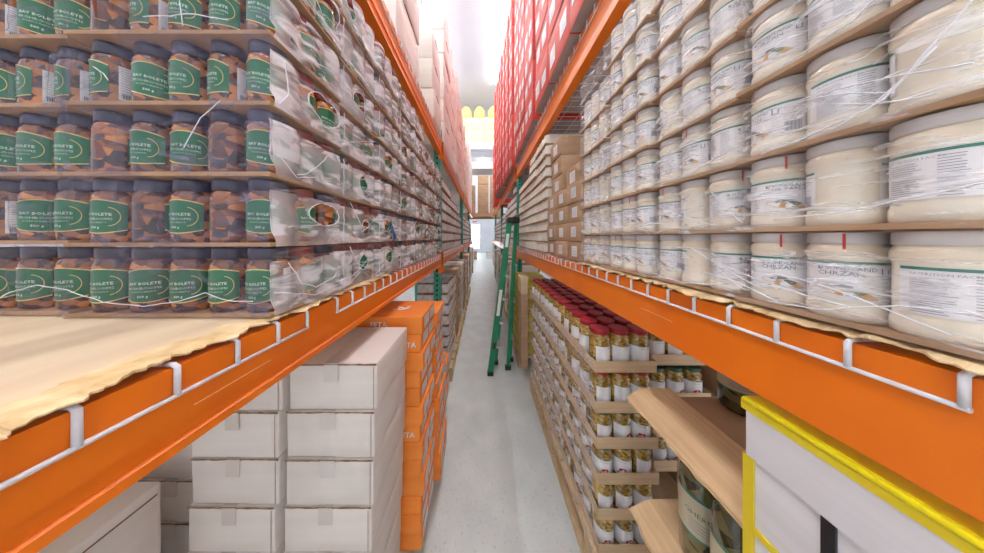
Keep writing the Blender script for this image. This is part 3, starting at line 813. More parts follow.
# -- white-grey cartons, lower left
def grey_cartons():
    X=-.33; y0=F*.33/107; d=F*.33/75-y0-.01; w=.272; p=.147; base=.16
    ms=[carton_mesh(w,d,p-.003,GREYCARD,i) for i in range(4)]
    sm=[seam_mesh(w,d,p-.003,0,i) for i in range(4)]
    tp=M().box((w*.40,-.0036,p*.60),(w*.56,-.0030,p-.006),TAPE).box((w*.40,-.003,p-.0022),(w*.56,d*.9,p-.0008),TAPE).mesh('tape')
    cr=M().box((w-.010,-.0034,.004),(w-.0085,-.0030,p-.012),SEAM).mesh('corner_crease')
    ed=M().box((w+.0030,.012,p*.25),(w+.0034,.0135,p-.02),SEAM).mesh('edge_crease')
    for c,(xo,yo,name) in enumerate(((0,0,'column beside the orange cartons'),(w+.024,0,'second column from the aisle'),(2*w+.042,.065,'third column from the aisle'))):
        for k in range(7):
            jx=random.uniform(-.003,.003)-(6-k)*.0055; jy=random.uniform(0,.008)
            lean=.0*(6-k)
            z=base+k*p
            lab='grey-white taped carton under left beam, %s, %s from the top'%(name,ORD[6-k])
            t=thing('carton',lab,'carton',(X-xo-w+jx+.004,y0+yo+jy+lean,z),random.uniform(-.01,.01),'grey-white cartons under the left beam')
            i=(k+c)%4
            for cn,me in (('box_body',ms[i]),('flap_seam',sm[i]),('tape',tp),('corner_crease',cr)):
                q=bpy.data.objects.new(cn,me); COL.objects.link(q); q.parent=t
    # near large boxes at the far left
    t=thing('carton','large grey-white carton lying close under the left beam at bottom left','carton',(-1.42,.20,base+.0))
    M().rbox((0,0,0),(.46,.40,.69),GREYCARD,.006,.003,3,None,5,.003).build('box_body',t)
    M().tube([(.4605,.0,.66),(.462,.2,.662),(.461,.39,.66)],.0018,SEAM,5).build('flap_seam',t)
    t=thing('wrapped_carton','tall grey-white film-wrapped carton behind the bottom left carton','carton',(-1.62,.80,base))
    M().rbox((0,0,0),(.32,.3,1.02),GREYCARD,.01,.008,4,None,9,.01).build('box_body',t)
    M().tube([(.325,.02,.3),(.31,-.012,.5),(.325,-.012,.7),(.30,-.01,.95)],.004,SEAM,5).build('film_fold',t)
grey_cartons()
# -- orange cartons
def orange_cartons():
    w=.44; p=.082; d=.228; base=.152
    ms=[carton_mesh(w,d,p-.002,ORANGEBOX,i,bulge=.001,warp=.0015,r=.002,n=2) for i in range(3)]
    def art(v):
        m=M(); Y=-.0024
        f=lambda x,y,z:(w-(.235 if v else .098)+x, Y, p*(.42 if v else .30)+y)
        m.add(textmesh('FETA',.034,'LEFT',.0006),f,WHITE); return m.mesh('lettering')
    lt=art(0)
    sl=[]
    for v in range(3):
        rd=random.Random(v); two=[]; Xs=w+.0024
        for k in range(2):
            y=.02+k*.11+rd.random()*.01; z=.014+rd.random()*.006; m=M(); two.append(m)
            m.quadgrid(0,.082,0,.052,1,1,lambda a,b,y=y,z=z:(Xs,y+a,z+b),WHITE,False)
            for q in range(5): m.quadgrid(0,.05+.02*rd.random(),0,.002,1,1,lambda a,b,y=y,z=z,q=q:(Xs+.0004,y+.005+a,z+.008+q*.008+b),INKLIGHT,False)
        sl.append([q.mesh('shipping_label') for q in two])
    top=M(); b=len(top.v); rd=random.Random(3)
    for (cx,cy,rx,ry,a) in ((w-.12,.10,.03,.008,.5),(w-.14,.12,.028,.008,-.4),(w-.11,.13,.02,.007,1.2),(w-.16,.10,.02,.006,.1)):
        b=len(top.v)
        for k in range(10):
            q=2*PI*k/10; x=rx*math.cos(q); y=ry*math.sin(q); top.v.append((cx+x*math.cos(a)-y*math.sin(a),cy+x*math.sin(a)+y*math.cos(a),p-.0008))
        top.face([b+k for k in range(10)],WHITE)
    emb=top.mesh('leaf_emblem')
    stacks=[(F*.272/60,-.272,13,'nearest orange stack'),(1.165,-.262,12,'second orange stack'),(1.42,-.30,6,'third orange stack, low'),(1.67,-.31,4,'farthest orange stack, low')]
    for s,(y0,X,n,nm) in enumerate(stacks):
        for k in range(n):
            jx=random.choice([0,-.006,.004,-.012])
            if s==1: jx+=(.012 if k<6 else -.004)
            if k==n-1: jx=0
            z=base+k*p
            t=thing('orange_carton','orange feta carton, %s, %s from the top'%(nm,ORD[n-1-k]),'carton',(X+jx-w,y0+random.uniform(0,.006),z),random.uniform(-.006,.006),'orange cartons')
            parts=[('box_body',ms[k%3])]+[('shipping_label',q) for q in sl[k%3]]
            if s==0 and k==n-1: parts.append(('lettering',art(1)))
            elif k in (11,6): parts.append(('lettering',lt))
            if k==n-1: parts.append(('leaf_emblem',emb))
            for cn,me in parts:
                q=bpy.data.objects.new(cn,me); COL.objects.link(q); q.parent=t
orange_cartons()
# -- pallets
def pallet(x0,y0,w,l,label,h=.145):
    t=thing('wooden_pallet',label,'pallet',(x0,y0,0),0,'wooden pallets')
    n=6; g=.02; bw=(l-(n-1)*g)/n
    for k in range(n): M().box((0,k*(bw+g),h-.02),(w,k*(bw+g)+bw,h),PALLET).build('deck_board',t)
    for a in (0,(w-.1)/2,w-.1):
        for b in (0,(l-.1)/2,l-.1): M().box((a,b,.02),(a+.1,b+.1,h-.0205),PALLET).build('block',t)
        M().box((a,0,0),(a+.1,l,.0198),PALLET).build('bottom_board',t)
pallet(-1.98,.16,1.64,.715,'wooden pallet under the grey-white cartons')
M_s=M().box((-1.98,.16,.1455),(-.34,.875,.1515),CARD).build('slip_sheet'); tag(M_s,'cardboard slip sheet between pallet and grey-white cartons','cardboard')
pallet(-.98,F*.272/60-.02,.64,.98,'wooden pallet under the orange cartons')

# -- lower right pickle jars
noisy('tray_kraft', (.58,.41,.24), (.72,.53,.33), 5, .7, (1,1,14), detail=3, bump=.1)
def pickles():
    X=.500; y0=F*X/113; pad=.0035
    levels=[]; ztop=L(-.60)        # bottom of the top tray
    zs=[(ztop,'pickle_red',HP),(ztop-.180,'pickle_red',HP)]
    z=ztop-.180
    for k in range(4):
        z-=.158; zs.append((z,'pickle_green',HQ))
    dxj=.0885; dyj=.0945; W=3*dxj+.008; Ln=4*dyj+.008
    rim=.050; KR=MATS['tray_kraft']
    for k,(z,key,h) in enumerate(zs):
        lean=.0035*k
        for t in range(3):
            yy=y0+t*(Ln+.004)+ (random.uniform(-.003,.003) if t else 0)-lean*0
            tray(X+lean,yy,z,W,Ln,rim,'kraft tray of pickle jars under right beam, %s stack from near corner, %s from top'%(ORD[t],ORD[k]),'pickle jar trays',KR)
            lid='red-lidded' if key=='pickle_red' else 'green-lidded'
            for j in range(4):
                for i in range(3):
                    if not (i==0 or k==0 or (t==0 and j==0)): continue
                    xj=X+lean+.004+dxj*(i+.5); yj=yy+.004+dyj*(j+.5)
                    rz=(-PI/2+random.uniform(-.9,.9)) if i==0 and not(j==0 and t==0) else random.uniform(-.6,.5)
                    if i==0: lab='%s pickle jar, aisle edge, %s stack back, %s tray from top, %s along'%(lid,ORD[t],ORD[k],ORD[j])
                    elif t==0 and j==0: lab='%s pickle jar, end face of near stack, %s tray from top, %s from aisle'%(lid,ORD[k],ORD[i])
                    else: lab='red-lidded jar inside top tray, %s stack back, %s rank, %s along'%(ORD[t],ORD[i],ORD[j])
                    inst('pickle_jar',key,(xj,yj,z+TR),rz,lab,'jar','pickle jars under the right beam')
        # a second pallet-load deeper in the shelf
        if k<4:
            x2=X+lean+W+.02; y2=y0+.05
            tray(x2,y2,z,W,Ln,rim,'kraft tray of pickle jars in shadow deeper in, %s from the top'%ORD[k],'pickle jar trays',KR)
            for i in range(3):
                inst('pickle_jar','pickle_green' if k else 'pickle_red',(x2+.004+dxj*(i+.5),y2+.004+dyj*.5,z+TR),random.uniform(-.5,.5),
                     'pickle jar deep in shadow behind the cardboard sheets, %s tray from top, %s from aisle'%(ORD[k],ORD[i]),'jar','pickle jars deeper in the shelf')
    zb=zs[-1][0]
    return y0,Ln,zb,X
py0,pLn,pzb,pX=pickles()
pl=thing; 
pallet(pX-.004,py0-.01,.62,3*(pLn+.004)+.02,'wooden pallet under the pickle jars at the right of the aisle',pzb-.001)
# film on the pickle stacks
film_side('stretch_wrap',1,pX-.004,py0,py0+3*(pLn+.004),pzb+.002,L(-.60)+.06,.158,TR,.0945,.04,.01,FILMR,'clear stretch wrap around the aisle side of the pickle jar stacks',[],seed=21,step=.008,amp=.003,off=.007)

# carton and cream goods after the jars
t=thing('carton','open-topped tan carton standing on end of pickle jar row by the ladder','carton',(.435,2.10,L(-.80)))
# ------------------------------------------------------------------ sheets, gallon jars, yellow-edged box
def curved_sheet(name,xa,xb,ya,yb,z,label,seed,tilt=0,fold=.35):
    m=M(); nx,ny=26,30; th=.0045
    def P(i,j,k):
        u=i/nx; v=j/ny
        y=ya+(yb-ya)*v
        wav=.007*noise.noise(Vector((v*6,seed,0)))+.004*noise.noise(Vector((v*17,seed,2)))
        x=xa+(xb-xa)*u+(1-u)*wav+.02*(1-v)*0
        zz=z-k*th+tilt*(u)+(-.034*max(0,(fold-u)/fold)**1.2)+.003*noise.noise(Vector((u*3,v*4,seed)))
        return (x,y,zz)
    for k in (0,1):
        for j in range(ny+1):
            for i in range(nx+1): m.v.append(P(i,j,k))
    q=(nx+1)*(ny+1)
    for j in range(ny):
        for i in range(nx):
            a=j*(nx+1)+i; m.face([a,a+1,a+nx+2,a+nx+1],CORRUG,True); m.face([q+a,q+a+nx+1,q+a+nx+2,q+a+1],CORRUG,True)
    for j in range(ny):
        for i in (0,nx):
            a=j*(nx+1)+i; f=[a,a+nx+1,q+a+nx+1,q+a]; m.face(f if i else f[::-1],CARDTORN)
    for i in range(nx):
        for j in (0,ny):
            a=j*(nx+1)+i; f=[a,a+1,q+a+1,q+a]; m.face(f[::-1] if j else f,CARDTORN)
    return tag(m.build(name),label,'cardboard')
h1=.55; yf1=F*h1/151
s1=curved_sheet('cardboard_sheet',.525,.680,.40,yf1,L(-h1),'upper long corrugated cardboard sheet jutting out between pickle jars and yellow-edged box',3)
h2=.93; yf2=F*h2/262
s2=curved_sheet('cardboard_sheet',.520,.735,.395,yf2,L(-h2),'lower corrugated cardboard sheet near the bottom, beneath the gallon jar',6)
def gallon(x,y,z,label,h=.33,r=.045):
    t=thing('gallon_jar',label,'jar',(x,y,z),-.7,'large gherkin jars')
    M().lathe([(r*.9,0,DARKGLASS),(r,.01,DARKGLASS),(r,h*.72,DARKGLASS),(r*.9,h*.82,DARKGLASS),(r*.66,h*.88,DARKGLASS),(r*.66,h*.92,DARKGLASS)],28).build('glass_body',t)
    M().lathe([(r*.70,h*.91,LIDGREEN),(r*.72,h*.92,LIDGREEN),(r*.72,h*.99,LIDGREEN),(r*.68,h,LIDGREEN)],28).build('lid',t)
    m=M(); LBL=MATS['cream_label']; patch(m,r+.0008,-.075,.075,h*.28,h*.62,LBL,24); patch(m,r+.0012,-.075,.075,h*.60,h*.62,TEALBAND,24); patch(m,r+.0012,-.075,.075,h*.28,h*.295,TEALBAND,24)
    ctext(m,r+.0014,'GHERKINS',.018,-.04,h*.46,LEAFPIC); tlines(m,r+.0014,-.03,.03,h*.42,h*.34,4,INKGREY,6,.002); m.build('label',t)
mat('cream_label',(.55,.50,.34),.5)
gallon(.628,.575,L(-h2)+.006,'large glass gherkin jar between the two cardboard sheets, nearer the pickle jars')
gallon(.605,.47,L(-h2)+.006,'large glass gherkin jar between the two cardboard sheets, touching the yellow-edged box')
gallon(.84,.655,L(-.56),'large glass gherkin jar with cream label just beneath the right beam',.25)
# support stack under the gallon jars
t=thing('carton','dark carton deep in the shelf carrying the gherkin jars','carton',(.69,.47,L(-.90)),0)
M().rbox((.0,.0,.0),(.30,.24,.335),CARDBOX,.005,.002,2).build('box_body',t)
t=thing('carton','dark carton under the lower cardboard sheet','carton',(.54,.40,.16),0)
M().rbox((.0,.0,.0),(.4,.26,L(-h2)-.16-.075),CARDBOX,.005,.002,2).build('box_body',t)

for k in range(6):  # brown cartons added to darken the bright gap behind the pickle jars
    for j in range(2):
        t=thing('carton','added brown carton darkening the gap behind the pickle jars, %s column, %s from the floor'%(['near','far'][j],ORD[k]),'carton',(1.14+j*.005,.92+j*.44,.001+k*.203),0,'cartons added for darkness behind the pickle jars')
        M().rbox((0,0,0),(.42,.42,.2),CARDBOX,.004,.001,2).build('box_body',t)
def yellow_box():
    X=.512; y1=F*X/263; y0=-.25; zt=L(-.313); zb=.42
    t=thing('display_box','white box with yellow edges and a black stripe, bottom right under the beam','box',(X,y0,zb))
    l=y1-y0; h=zt-zb
    M().box((0.002,0,0),(.5,l,h-.002),WHITEBOARD).build('box_body',t)
    fl=M().box((-.0025,.0,h-.105),(.0015,l-.004,h-.02),WHITEBOARD).build('top_flap',t)
    e=M(); w=.0
    e.box((-.004,0,h-.020),(.0005,l+.003,h-.004),YELLOWD)
    e.tube([(-.001,0,h-.002),(-.001,l+.001,h-.002)],.0055,YELLOW,8)
    e.box((.004,0,h-.003),(.5,l+.003,h+.002),YELLOW)
    e.build('yellow_edging',t)
    M().box((-.002,l-.013,0),(.0015,l+.002,h-.106),YELLOWD).build('yellow_corner_strip',t)
    M().box((-.0022,0,h-.245),(.0012,l-.014,h-.232),YELLOWD).build('yellow_band',t)
    ys=F*X/342-y0; ye=F*X/350-y0
    M().box((-.0022,ye-.004,0),(.0012,ys+.002,h-.106),BLACK).build('black_stripe',t)
yellow_box()
sup=thing('carton','brown carton carrying the yellow-edged white box','carton',(.53,-.2,0)); M().rbox((0,0,0),(.45,.55,.417),CARDBOX,.005,.001,2).build('box_body',sup)

# ------------------------------------------------------------------ right shelf: brown cartons, cream packs
def labelled_carton(key,w,d,h,mt,side=-1):
    b=carton_mesh(w,d,h,mt,len(key)*3+int(w*10),bulge=.001,warp=.002,r=.002,n=2)
    m=M(); x=-.0022
    m.quadgrid(d*.30,d*.66,h*.22,h*.76,1,1,lambda u,v:(x,u,v),WHITE,False)
    for q in range(5): m.quadgrid(d*.34,d*.6,0,h*.03,1,1,lambda u,v,q=q:(x-.0005,u,h*(.30+.085*q)+v),INKLIGHT,False)
    tp=M().box((-.0026,0,h*.985),(w*.5,d,h+.0004),TAPE)
    proto(key,[('box_body',b),('shipping_label',m.mesh('shipping_label'))])
RB=L(BR[0])+.012
labelled_carton('bc',.34,.176,.108,CARDBOX); labelled_carton('bc2',.36,.20,.128,CARDBOX)
cy=[1.045+.0,1.23,1.415]
for k in range(4):
    for j in range(3):
        inst('brown_carton','bc',(XR+.004+random.uniform(0,.012),cy[j]+random.uniform(-.003,.003),RB+k*.1105),0,'brown labelled carton beside horseradish jars, %s row up, %s from the jars'%(ORD[k],ORD[j]),'carton','brown cartons on the right shelf')
for k in range(3):
    inst('brown_carton','bc2',(XR+.02+random.uniform(0,.02),1.37+random.uniform(-.005,.01),RB+4*.1105+k*.131),random.uniform(-.02,.02),'large brown carton on top of the brown carton stack, %s from the top'%ORD[2-k],'carton','brown cartons on the right shelf')
inst('brown_carton','bc2',(XR+.05,1.14,RB+4*.1105),0,'brown carton set back behind the horseradish film','carton','brown cartons on the right shelf')

def pack_mesh(key, w, d, h, mt_body, mt_top, n, lidfrac=.22, traymt=CARD):
    """tray of n film-covered jars along y, aisle side scalloped"""
    m=M(); r=d/n/2
    tr=M().box((0,0,0),(w,d,.004),traymt).box((0,0,.004),(.0025,d,.012),traymt).box((0,0,.004),(w,.0025,.012),traymt).mesh('tray')
    pts=[]; 
    N_=6
    for i in range(n):
        for k in range(N_+1):
            a=PI*k/N_; pts.append((r-r*math.sin(a)*1.0+.004, .003+(d-.006)/n*(i+.5)-(d-.006)/n*.5*math.cos(a)))
    poly=[(p[0],p[1]) for p in pts]+[(w-.003,d-.003),(w-.003,.003)]
    z1=.005; z2=h*(1-lidfrac); z3=h-.002
    b=len(m.v); c=len(poly)
    for z,s in ((z1,0),(z2,0),(z2+.002,.0035),(z3,.0035)):
        for (x,y) in poly: m.v.append((x+(s if x<w/2 else 0),y,z))
    for lv,mt in ((0,mt_body),(1,mt_body),(2,mt_top)):
        for i in range(c):
            j=(i+1)%c; m.face([b+lv*c+j,b+lv*c+i,b+(lv+1)*c+i,b+(lv+1)*c+j],mt,False)
    m.face([b+3*c+i for i in range(c)][::-1],mt_top)
    proto(key,[('tray',tr),('wrapped_jars',m.mesh('wrapped_jars'))])
pack_mesh('cream',.34,.30,.088,CREAMPACK,CREAMPACK,4,.2)
pack_mesh('film',.34,.30,.115,PACK,PACKD,4,.2)
pack_mesh('filmr',.34,.30,.115,PACK,PACKD,4,.2)
cols=[(1.64,11),(1.945,11),(2.25,9),(2.555,9)]
for s,(y,n) in enumerate(cols):
    for k in range(n):
        if 1.64+.0>y-1: pass
        inst('wrapped_pack','cream',(XR+.004+random.uniform(0,.012),y+random.uniform(-.003,.003),RB+k*.0895),0,'cream wrapped pack by right teal post, %s stack from brown cartons, %s layer up'%(ORD[s],ORD[k]),'pack','cream wrapped packs on the right shelf')
# beyond the upright on the right
for s,(y,n) in enumerate(((3.08,8),(3.42,7),(3.80,7),(4.2,6),(4.6,5),(5.0,6),(5.7,6),(6.3,6),(6.9,6),(7.5,5),(8.3,6))):
    for k in range(n):
        inst('wrapped_pack','filmr',(XR+.004+random.uniform(0,.015),y,RB+k*.1165),0,'film-wrapped pack with dark lids beyond the stepladder, %s stack, %s layer up'%(ORD[s],ORD[k]),'pack','film-wrapped packs beyond the right post')
# left, past the first teal post
LBD=L(BL[0])+.012
for s,(y,n) in enumerate(((2.165,7),(2.48,7),(2.80,6),(3.15,6),(3.5,6),(3.9,5),(4.6,6),(5.0,6),(5.5,5),(6.0,6),(6.45,6),(7.1,6),(7.7,5),(8.3,6))):
    for k in range(n):
        o=inst('wrapped_pack','film',(-XL-.004-random.uniform(0,.015),y+.30,LBD+k*.1165),PI,'film-wrapped pack with dark lids past left teal post, %s stack, %s layer up'%(ORD[s],ORD[k]),'pack','film-wrapped packs past the left post')

# ------------------------------------------------------------------ upper left white cartons
def upper_left():
    z0=L(UL[0])+.012
    piles=[(.98,1.33,.40,.80,.25,5,-XL,'nearest pile'),(1.70,2.01,.44,.85,.25,3,-XL+.003,'second pile'),(2.2,2.65,.45,.85,.253,6,-XL,'third pile'),(2.68,3.13,.45,.85,.27,6,-XL-.01,'fourth pile'),
           (3.16,3.61,.45,.85,.27,6,-XL+.01,'fifth pile'),(3.64,4.09,.45,.85,.27,6,-XL,'sixth pile'),(4.12,4.47,.45,.85,.27,6,-XL,'seventh pile'),(4.6,5.05,.45,.85,.27,6,-XL,'eighth pile'),(5.08,5.53,.45,.85,.27,5,-XL+.02,'ninth pile'),(5.8,6.25,.45,.85,.27,7,-XL+.01,'tenth pile'),(6.4,6.85,.45,.85,.27,7,-XL,'eleventh pile'),(7.2,7.65,.45,.85,.27,8,-XL,'twelfth pile'),(8.0,8.45,.45,.85,.27,8,-XL,'thirteenth pile')]
    for p,(ya,yb,l,w,h,n,X,nm) in enumerate(piles):
        d=yb-ya
        ms=[carton_mesh(w,d,h-.003,WHITECARD,i+p*3,bulge=.002,warp=.003,r=.003,n=2) for i in range(2)]
        sl=M().box((w-.001,d*.3,h*.975),(w+.0032,d*.62,h-.0015),SEAM).mesh('flap_gap')
        for k in range(n):
            z=z0+k*h
            if pix(X,yb,z)[1]<-40: continue
            t=thing('white_carton','white carton on upper left deck, %s, %s layer up'%(nm,ORD[k]),'carton',(X-w+random.uniform(-.008,.004),ya+random.uniform(0,.008),z),random.uniform(-.008,.008),'white cartons on the upper left deck')
            q=bpy.data.objects.new('box_body',ms[k%2]); COL.objects.link(q); q.parent=t
            q=bpy.data.objects.new('flap_gap',sl); COL.objects.link(q); q.parent=t
upper_left()
# ------------------------------------------------------------------ upper right red cartons
def upper_right():
    z0=L(UR[0])+.0125; w=.82; d=.331; h=.27; X=.455
    ms=[carton_mesh(w,d,h-.003,REDBOX,i,bottom=UNDER,bulge=.001,warp=.002,r=.002,n=2) for i in range(3)]
    lm=[]
    for v in range(4):
        rd=random.Random(v+2); two=[]; x=-.0026
        for c in range(2):
            y=.03+c*.16+rd.random()*.02; z=.05+rd.random()*.07; a=.085+rd.random()*.02; b=.085+rd.random()*.03
            m=M(); m.quadgrid(0,a,0,b,1,1,lambda u,vv,y=y,z=z:(x,y+u,z+vv),WHITE,False)
            two.append(m)
            for q in range(6): m.quadgrid(.008,a*.8,0,.004,1,1,lambda u,vv,y=y,z=z,q=q:(x-.0006,y+u,z+.012+q*.012+vv),INKLIGHT,False)
        lm.append([q.mesh('shipping_label') for q in two])
    c=0
    for y in (.70,1.04,1.38,1.80,2.14,2.48,3.05,3.39,3.73,4.13,4.47,4.81):
        X_=X-(.0 if y<3.3 else .02+.02*(c-7))
        n=10
        for k in range(n):
            z=z0+k*h
            if pix(X,y+d,z)[1]<-60: continue
            t=thing('red_carton','red carton with white labels on upper right deck, %s stack away, %s layer up'%(ORD[c],ORD[k]),'carton',(X_+random.uniform(-.004,.006),y+random.uniform(0,.004),z),random.uniform(-.004,.004),'red cartons on the upper right deck')
            for cn,me in [('box_body',ms[k%3])]+[('shipping_label',q) for q in lm[(k+c)%4]]:
                q=bpy.data.objects.new(cn,me); COL.objects.link(q); q.parent=t
        c+=1
    for (x,y,k0,k1,nm) in ((.33,5.17,0,10,'last stack, jutting into the aisle'),(.40,6.2,0,8,'stack past the jutting one'),(.40,7.0,0,8,'farthest stack')):
        for k in range(k0,k1):
            t=thing('red_carton','red carton in the %s, %s layer up'%(nm,ORD[k]),'carton',(x,y,z0+k*h),0,'red cartons on the upper right deck')
            for cn,me in [('box_body',ms[k%3])]+[('shipping_label',q) for q in lm[k%4]]:
                q=bpy.data.objects.new(cn,me); COL.objects.link(q); q.parent=t
upper_right()

# ------------------------------------------------------------------ stepladder
def ladder():
    t=thing('stepladder','green fibreglass stepladder folded and leaning on the right rack','ladder',(0,0,0))
    def P(px,py,y): return Vector(((px-VX)*y/F,y,H-(py-VY)*y/F))
    yb=F*H/138; 
    fb=P(493,373,yb); fb.z=.0; ft=P(511,222,yb+.10)
    rb=P(508,369,yb+.10); rb.z=.0; rt=P(514,222,yb+.16)
    def rail(a,b,w,d,name,mt=LADDER):
        m=M(); 
        n=Vector((1,0,0))*w/2; e=Vector((0,1,0))*d/2
        v=[a-n-e,a+n-e,a+n+e,a-n+e,b-n-e,b+n-e,b+n+e,b-n+e]
        m.v=[tuple(q) for q in v]
        for q in [(0,3,2,1),(4,5,6,7),(0,1,5,4),(1,2,6,5),(2,3,7,6),(3,0,4,7)]: m.face(list(q),mt)
        return m.build(name,t)
    w=.052
    a0=fb; b0=ft
    r1=rail(a0+Vector((-.03,0,.03)),b0+Vector((-.02,0,0)),w*1.25,.03,'front_rail')
    r2=rail(a0+Vector((.04,.20,.03)),b0+Vector((.01,.14,0)),w*.8,.03,'front_rail')
    r3=rail(rb+Vector((.0,.0,.03)),rt+Vector((.02,0,0)),w*.75,.028,'rear_rail')
    r4=rail(rb+Vector((.05,.16,.03)),rt+Vector((.05,.12,0)),w*.6,.028,'rear_rail')
    for (p,rr) in ((a0+Vector((-.03,0,0)),r1),(a0+Vector((.04,.20,0)),r2),(rb,r3),(rb+Vector((.05,.16,0)),r4)):
        M().box((p.x-.035,p.y-.022,.0),(p.x+.035,p.y+.022,.045),BLACK).build('foot',rr)
    cap=(b0+rt)/2
    M().rbox((cap.x-.065,b0.y-.04,b0.z-.01),(cap.x+.075,rt.y+.14,b0.z+.055),BLACK,.008,0,1).build('top_cap',t)
    for k in range(5):
        q=a0.lerp(b0,.17+.155*k)
        M().box((q.x-.045,q.y+.012,q.z-.012),(q.x+.05,q.y+.17,q.z+.012),ALU).build('step',t)
    for k in range(3):
        q=rb.lerp(rt,.2+.25*k); M().box((q.x-.01,q.y+.012,q.z-.01),(q.x+.06,q.y+.14,q.z+.01),ALU).build('rear_brace',t)
    for (u,h,mt,nm) in ((.38,.30,WHITE,'warning_label'),(.83,.16,WHITE,'warning_label'),(.17,.07,BLACK,'maker_plate')):
        q=a0.lerp(b0,u); s=(b0-a0).normalized()
        m=M(); c0=q+Vector((-.03+.01*u,-.018,0)); ww=.018
        v=[c0-Vector((ww,0,0)),c0+Vector((ww,0,0)),c0+Vector((ww,0,0))+s*h,c0-Vector((ww,0,0))+s*h]
        m.v=[tuple(z) for z in v]; m.face([0,1,2,3],mt); m.build(nm,r1)
    q=a0.lerp(b0,.17)
ladder()

# ------------------------------------------------------------------ goods at floor level further along
bpy.data.objects.remove(bpy.data.objects.get('carton.004')) if False else None
def floor_goods():
    # right: next pallet after the pickle jars, tan carton on a column of jars
    return
labelled_carton('pc',.40,.30,.19,WHITECARD); labelled_carton('kc',.40,.30,.19,CARDBOX)
# right beyond the pickle jars
for s,(x,y,mix) in enumerate(((.44,2.42,'y'),(.44,2.68,'y'),(.46,3.06,'w'),(.46,3.42,'k'),(.46,3.8,'w'),(.46,4.25,'k'),(.46,4.7,'w'),(.44,5.1,'k'),(.46,5.7,'w'),(.46,6.2,'w'),(.46,6.8,'k'),(.46,7.4,'w'))):
    if s==0: pass
    for k in range(5):
        key={'y':'ys','w':'pc','k':'kc'}[mix]
        if key=='ys': continue
        inst('stacked_carton',key,(x+random.uniform(-.01,.01),y,.15+k*.192),0,'%s carton under right beam beyond the stepladder, %s stack, %s layer up'%('white' if mix=='w' else 'brown',ORD[s-2],ORD[k]),'carton','cartons under the right beam past the ladder')
pack_mesh('sack',.36,.25,.13,YPACK,YPACK,3,.3)
for s,(x,y) in enumerate(((.435,2.42),(.45,2.68))):
    for k in range(7):
        inst('yellow_pack','sack',(x+random.uniform(-.01,.01),y,.15+k*.132),0,'yellow pack under right beam behind the stepladder, %s stack, %s layer up'%(['near','far'][s],ORD[k]),'pack','yellow packs behind the ladder')
labelled_carton('tc',.40,.20,.17,CARDPALE)
bpy.data.objects['carton.003'] if False else None
pallet(.44,2.40,.42,.52,'wooden pallet under the yellow packs behind the stepladder')
pallet(.47,3.05,.5,1.08,'wooden pallet under cartons beyond the stepladder on the right')
pallet(.47,4.2,.5,1.25,'wooden pallet at the right, farthest down the aisle')
# left beyond the orange cartons
seq=[(-.36,2.188,'film','w'),(-.36,2.5,'film','w'),(-.35,2.9,'kc','k'),(-.36,3.25,'film','w'),(-.36,3.6,'pc','w'),(-.35,4.0,'kc','k'),(-.36,4.62,'film','w'),(-.36,4.97,'kc','k'),(-.36,5.4,'pc','w'),(-.36,6.0,'kc','k'),(-.36,6.4,'film','w'),(-.36,7.2,'pc','w'),(-.36,7.9,'kc','k')]
for s,(x,y,key,c) in enumerate(seq):
    hh=.1165 if key=='film' else .192
    n=8 if key=='film' else 5
    for k in range(n):
        inst('wrapped_pack' if key=='film' else 'stacked_carton',key,(x+random.uniform(-.012,.006),y+.3,.15+k*hh),PI,'%s under left beam past the orange cartons, %s stack away, %s layer up'%({'film':'film-wrapped jar pack','kc':'brown carton','pc':'white carton'}[key],ORD[s],ORD[k]),'pack' if key=='film' else 'carton','goods under the left beam past the post')
pallet(-.98,2.185,.65,1.04,'wooden pallet on the left just past the first teal post')
pallet(-.98,3.24,.65,1.1,'wooden pallet on the left, middle distance')
pallet(-.98,4.6,.65,1.2,'wooden pallet at the left, farthest down the aisle')

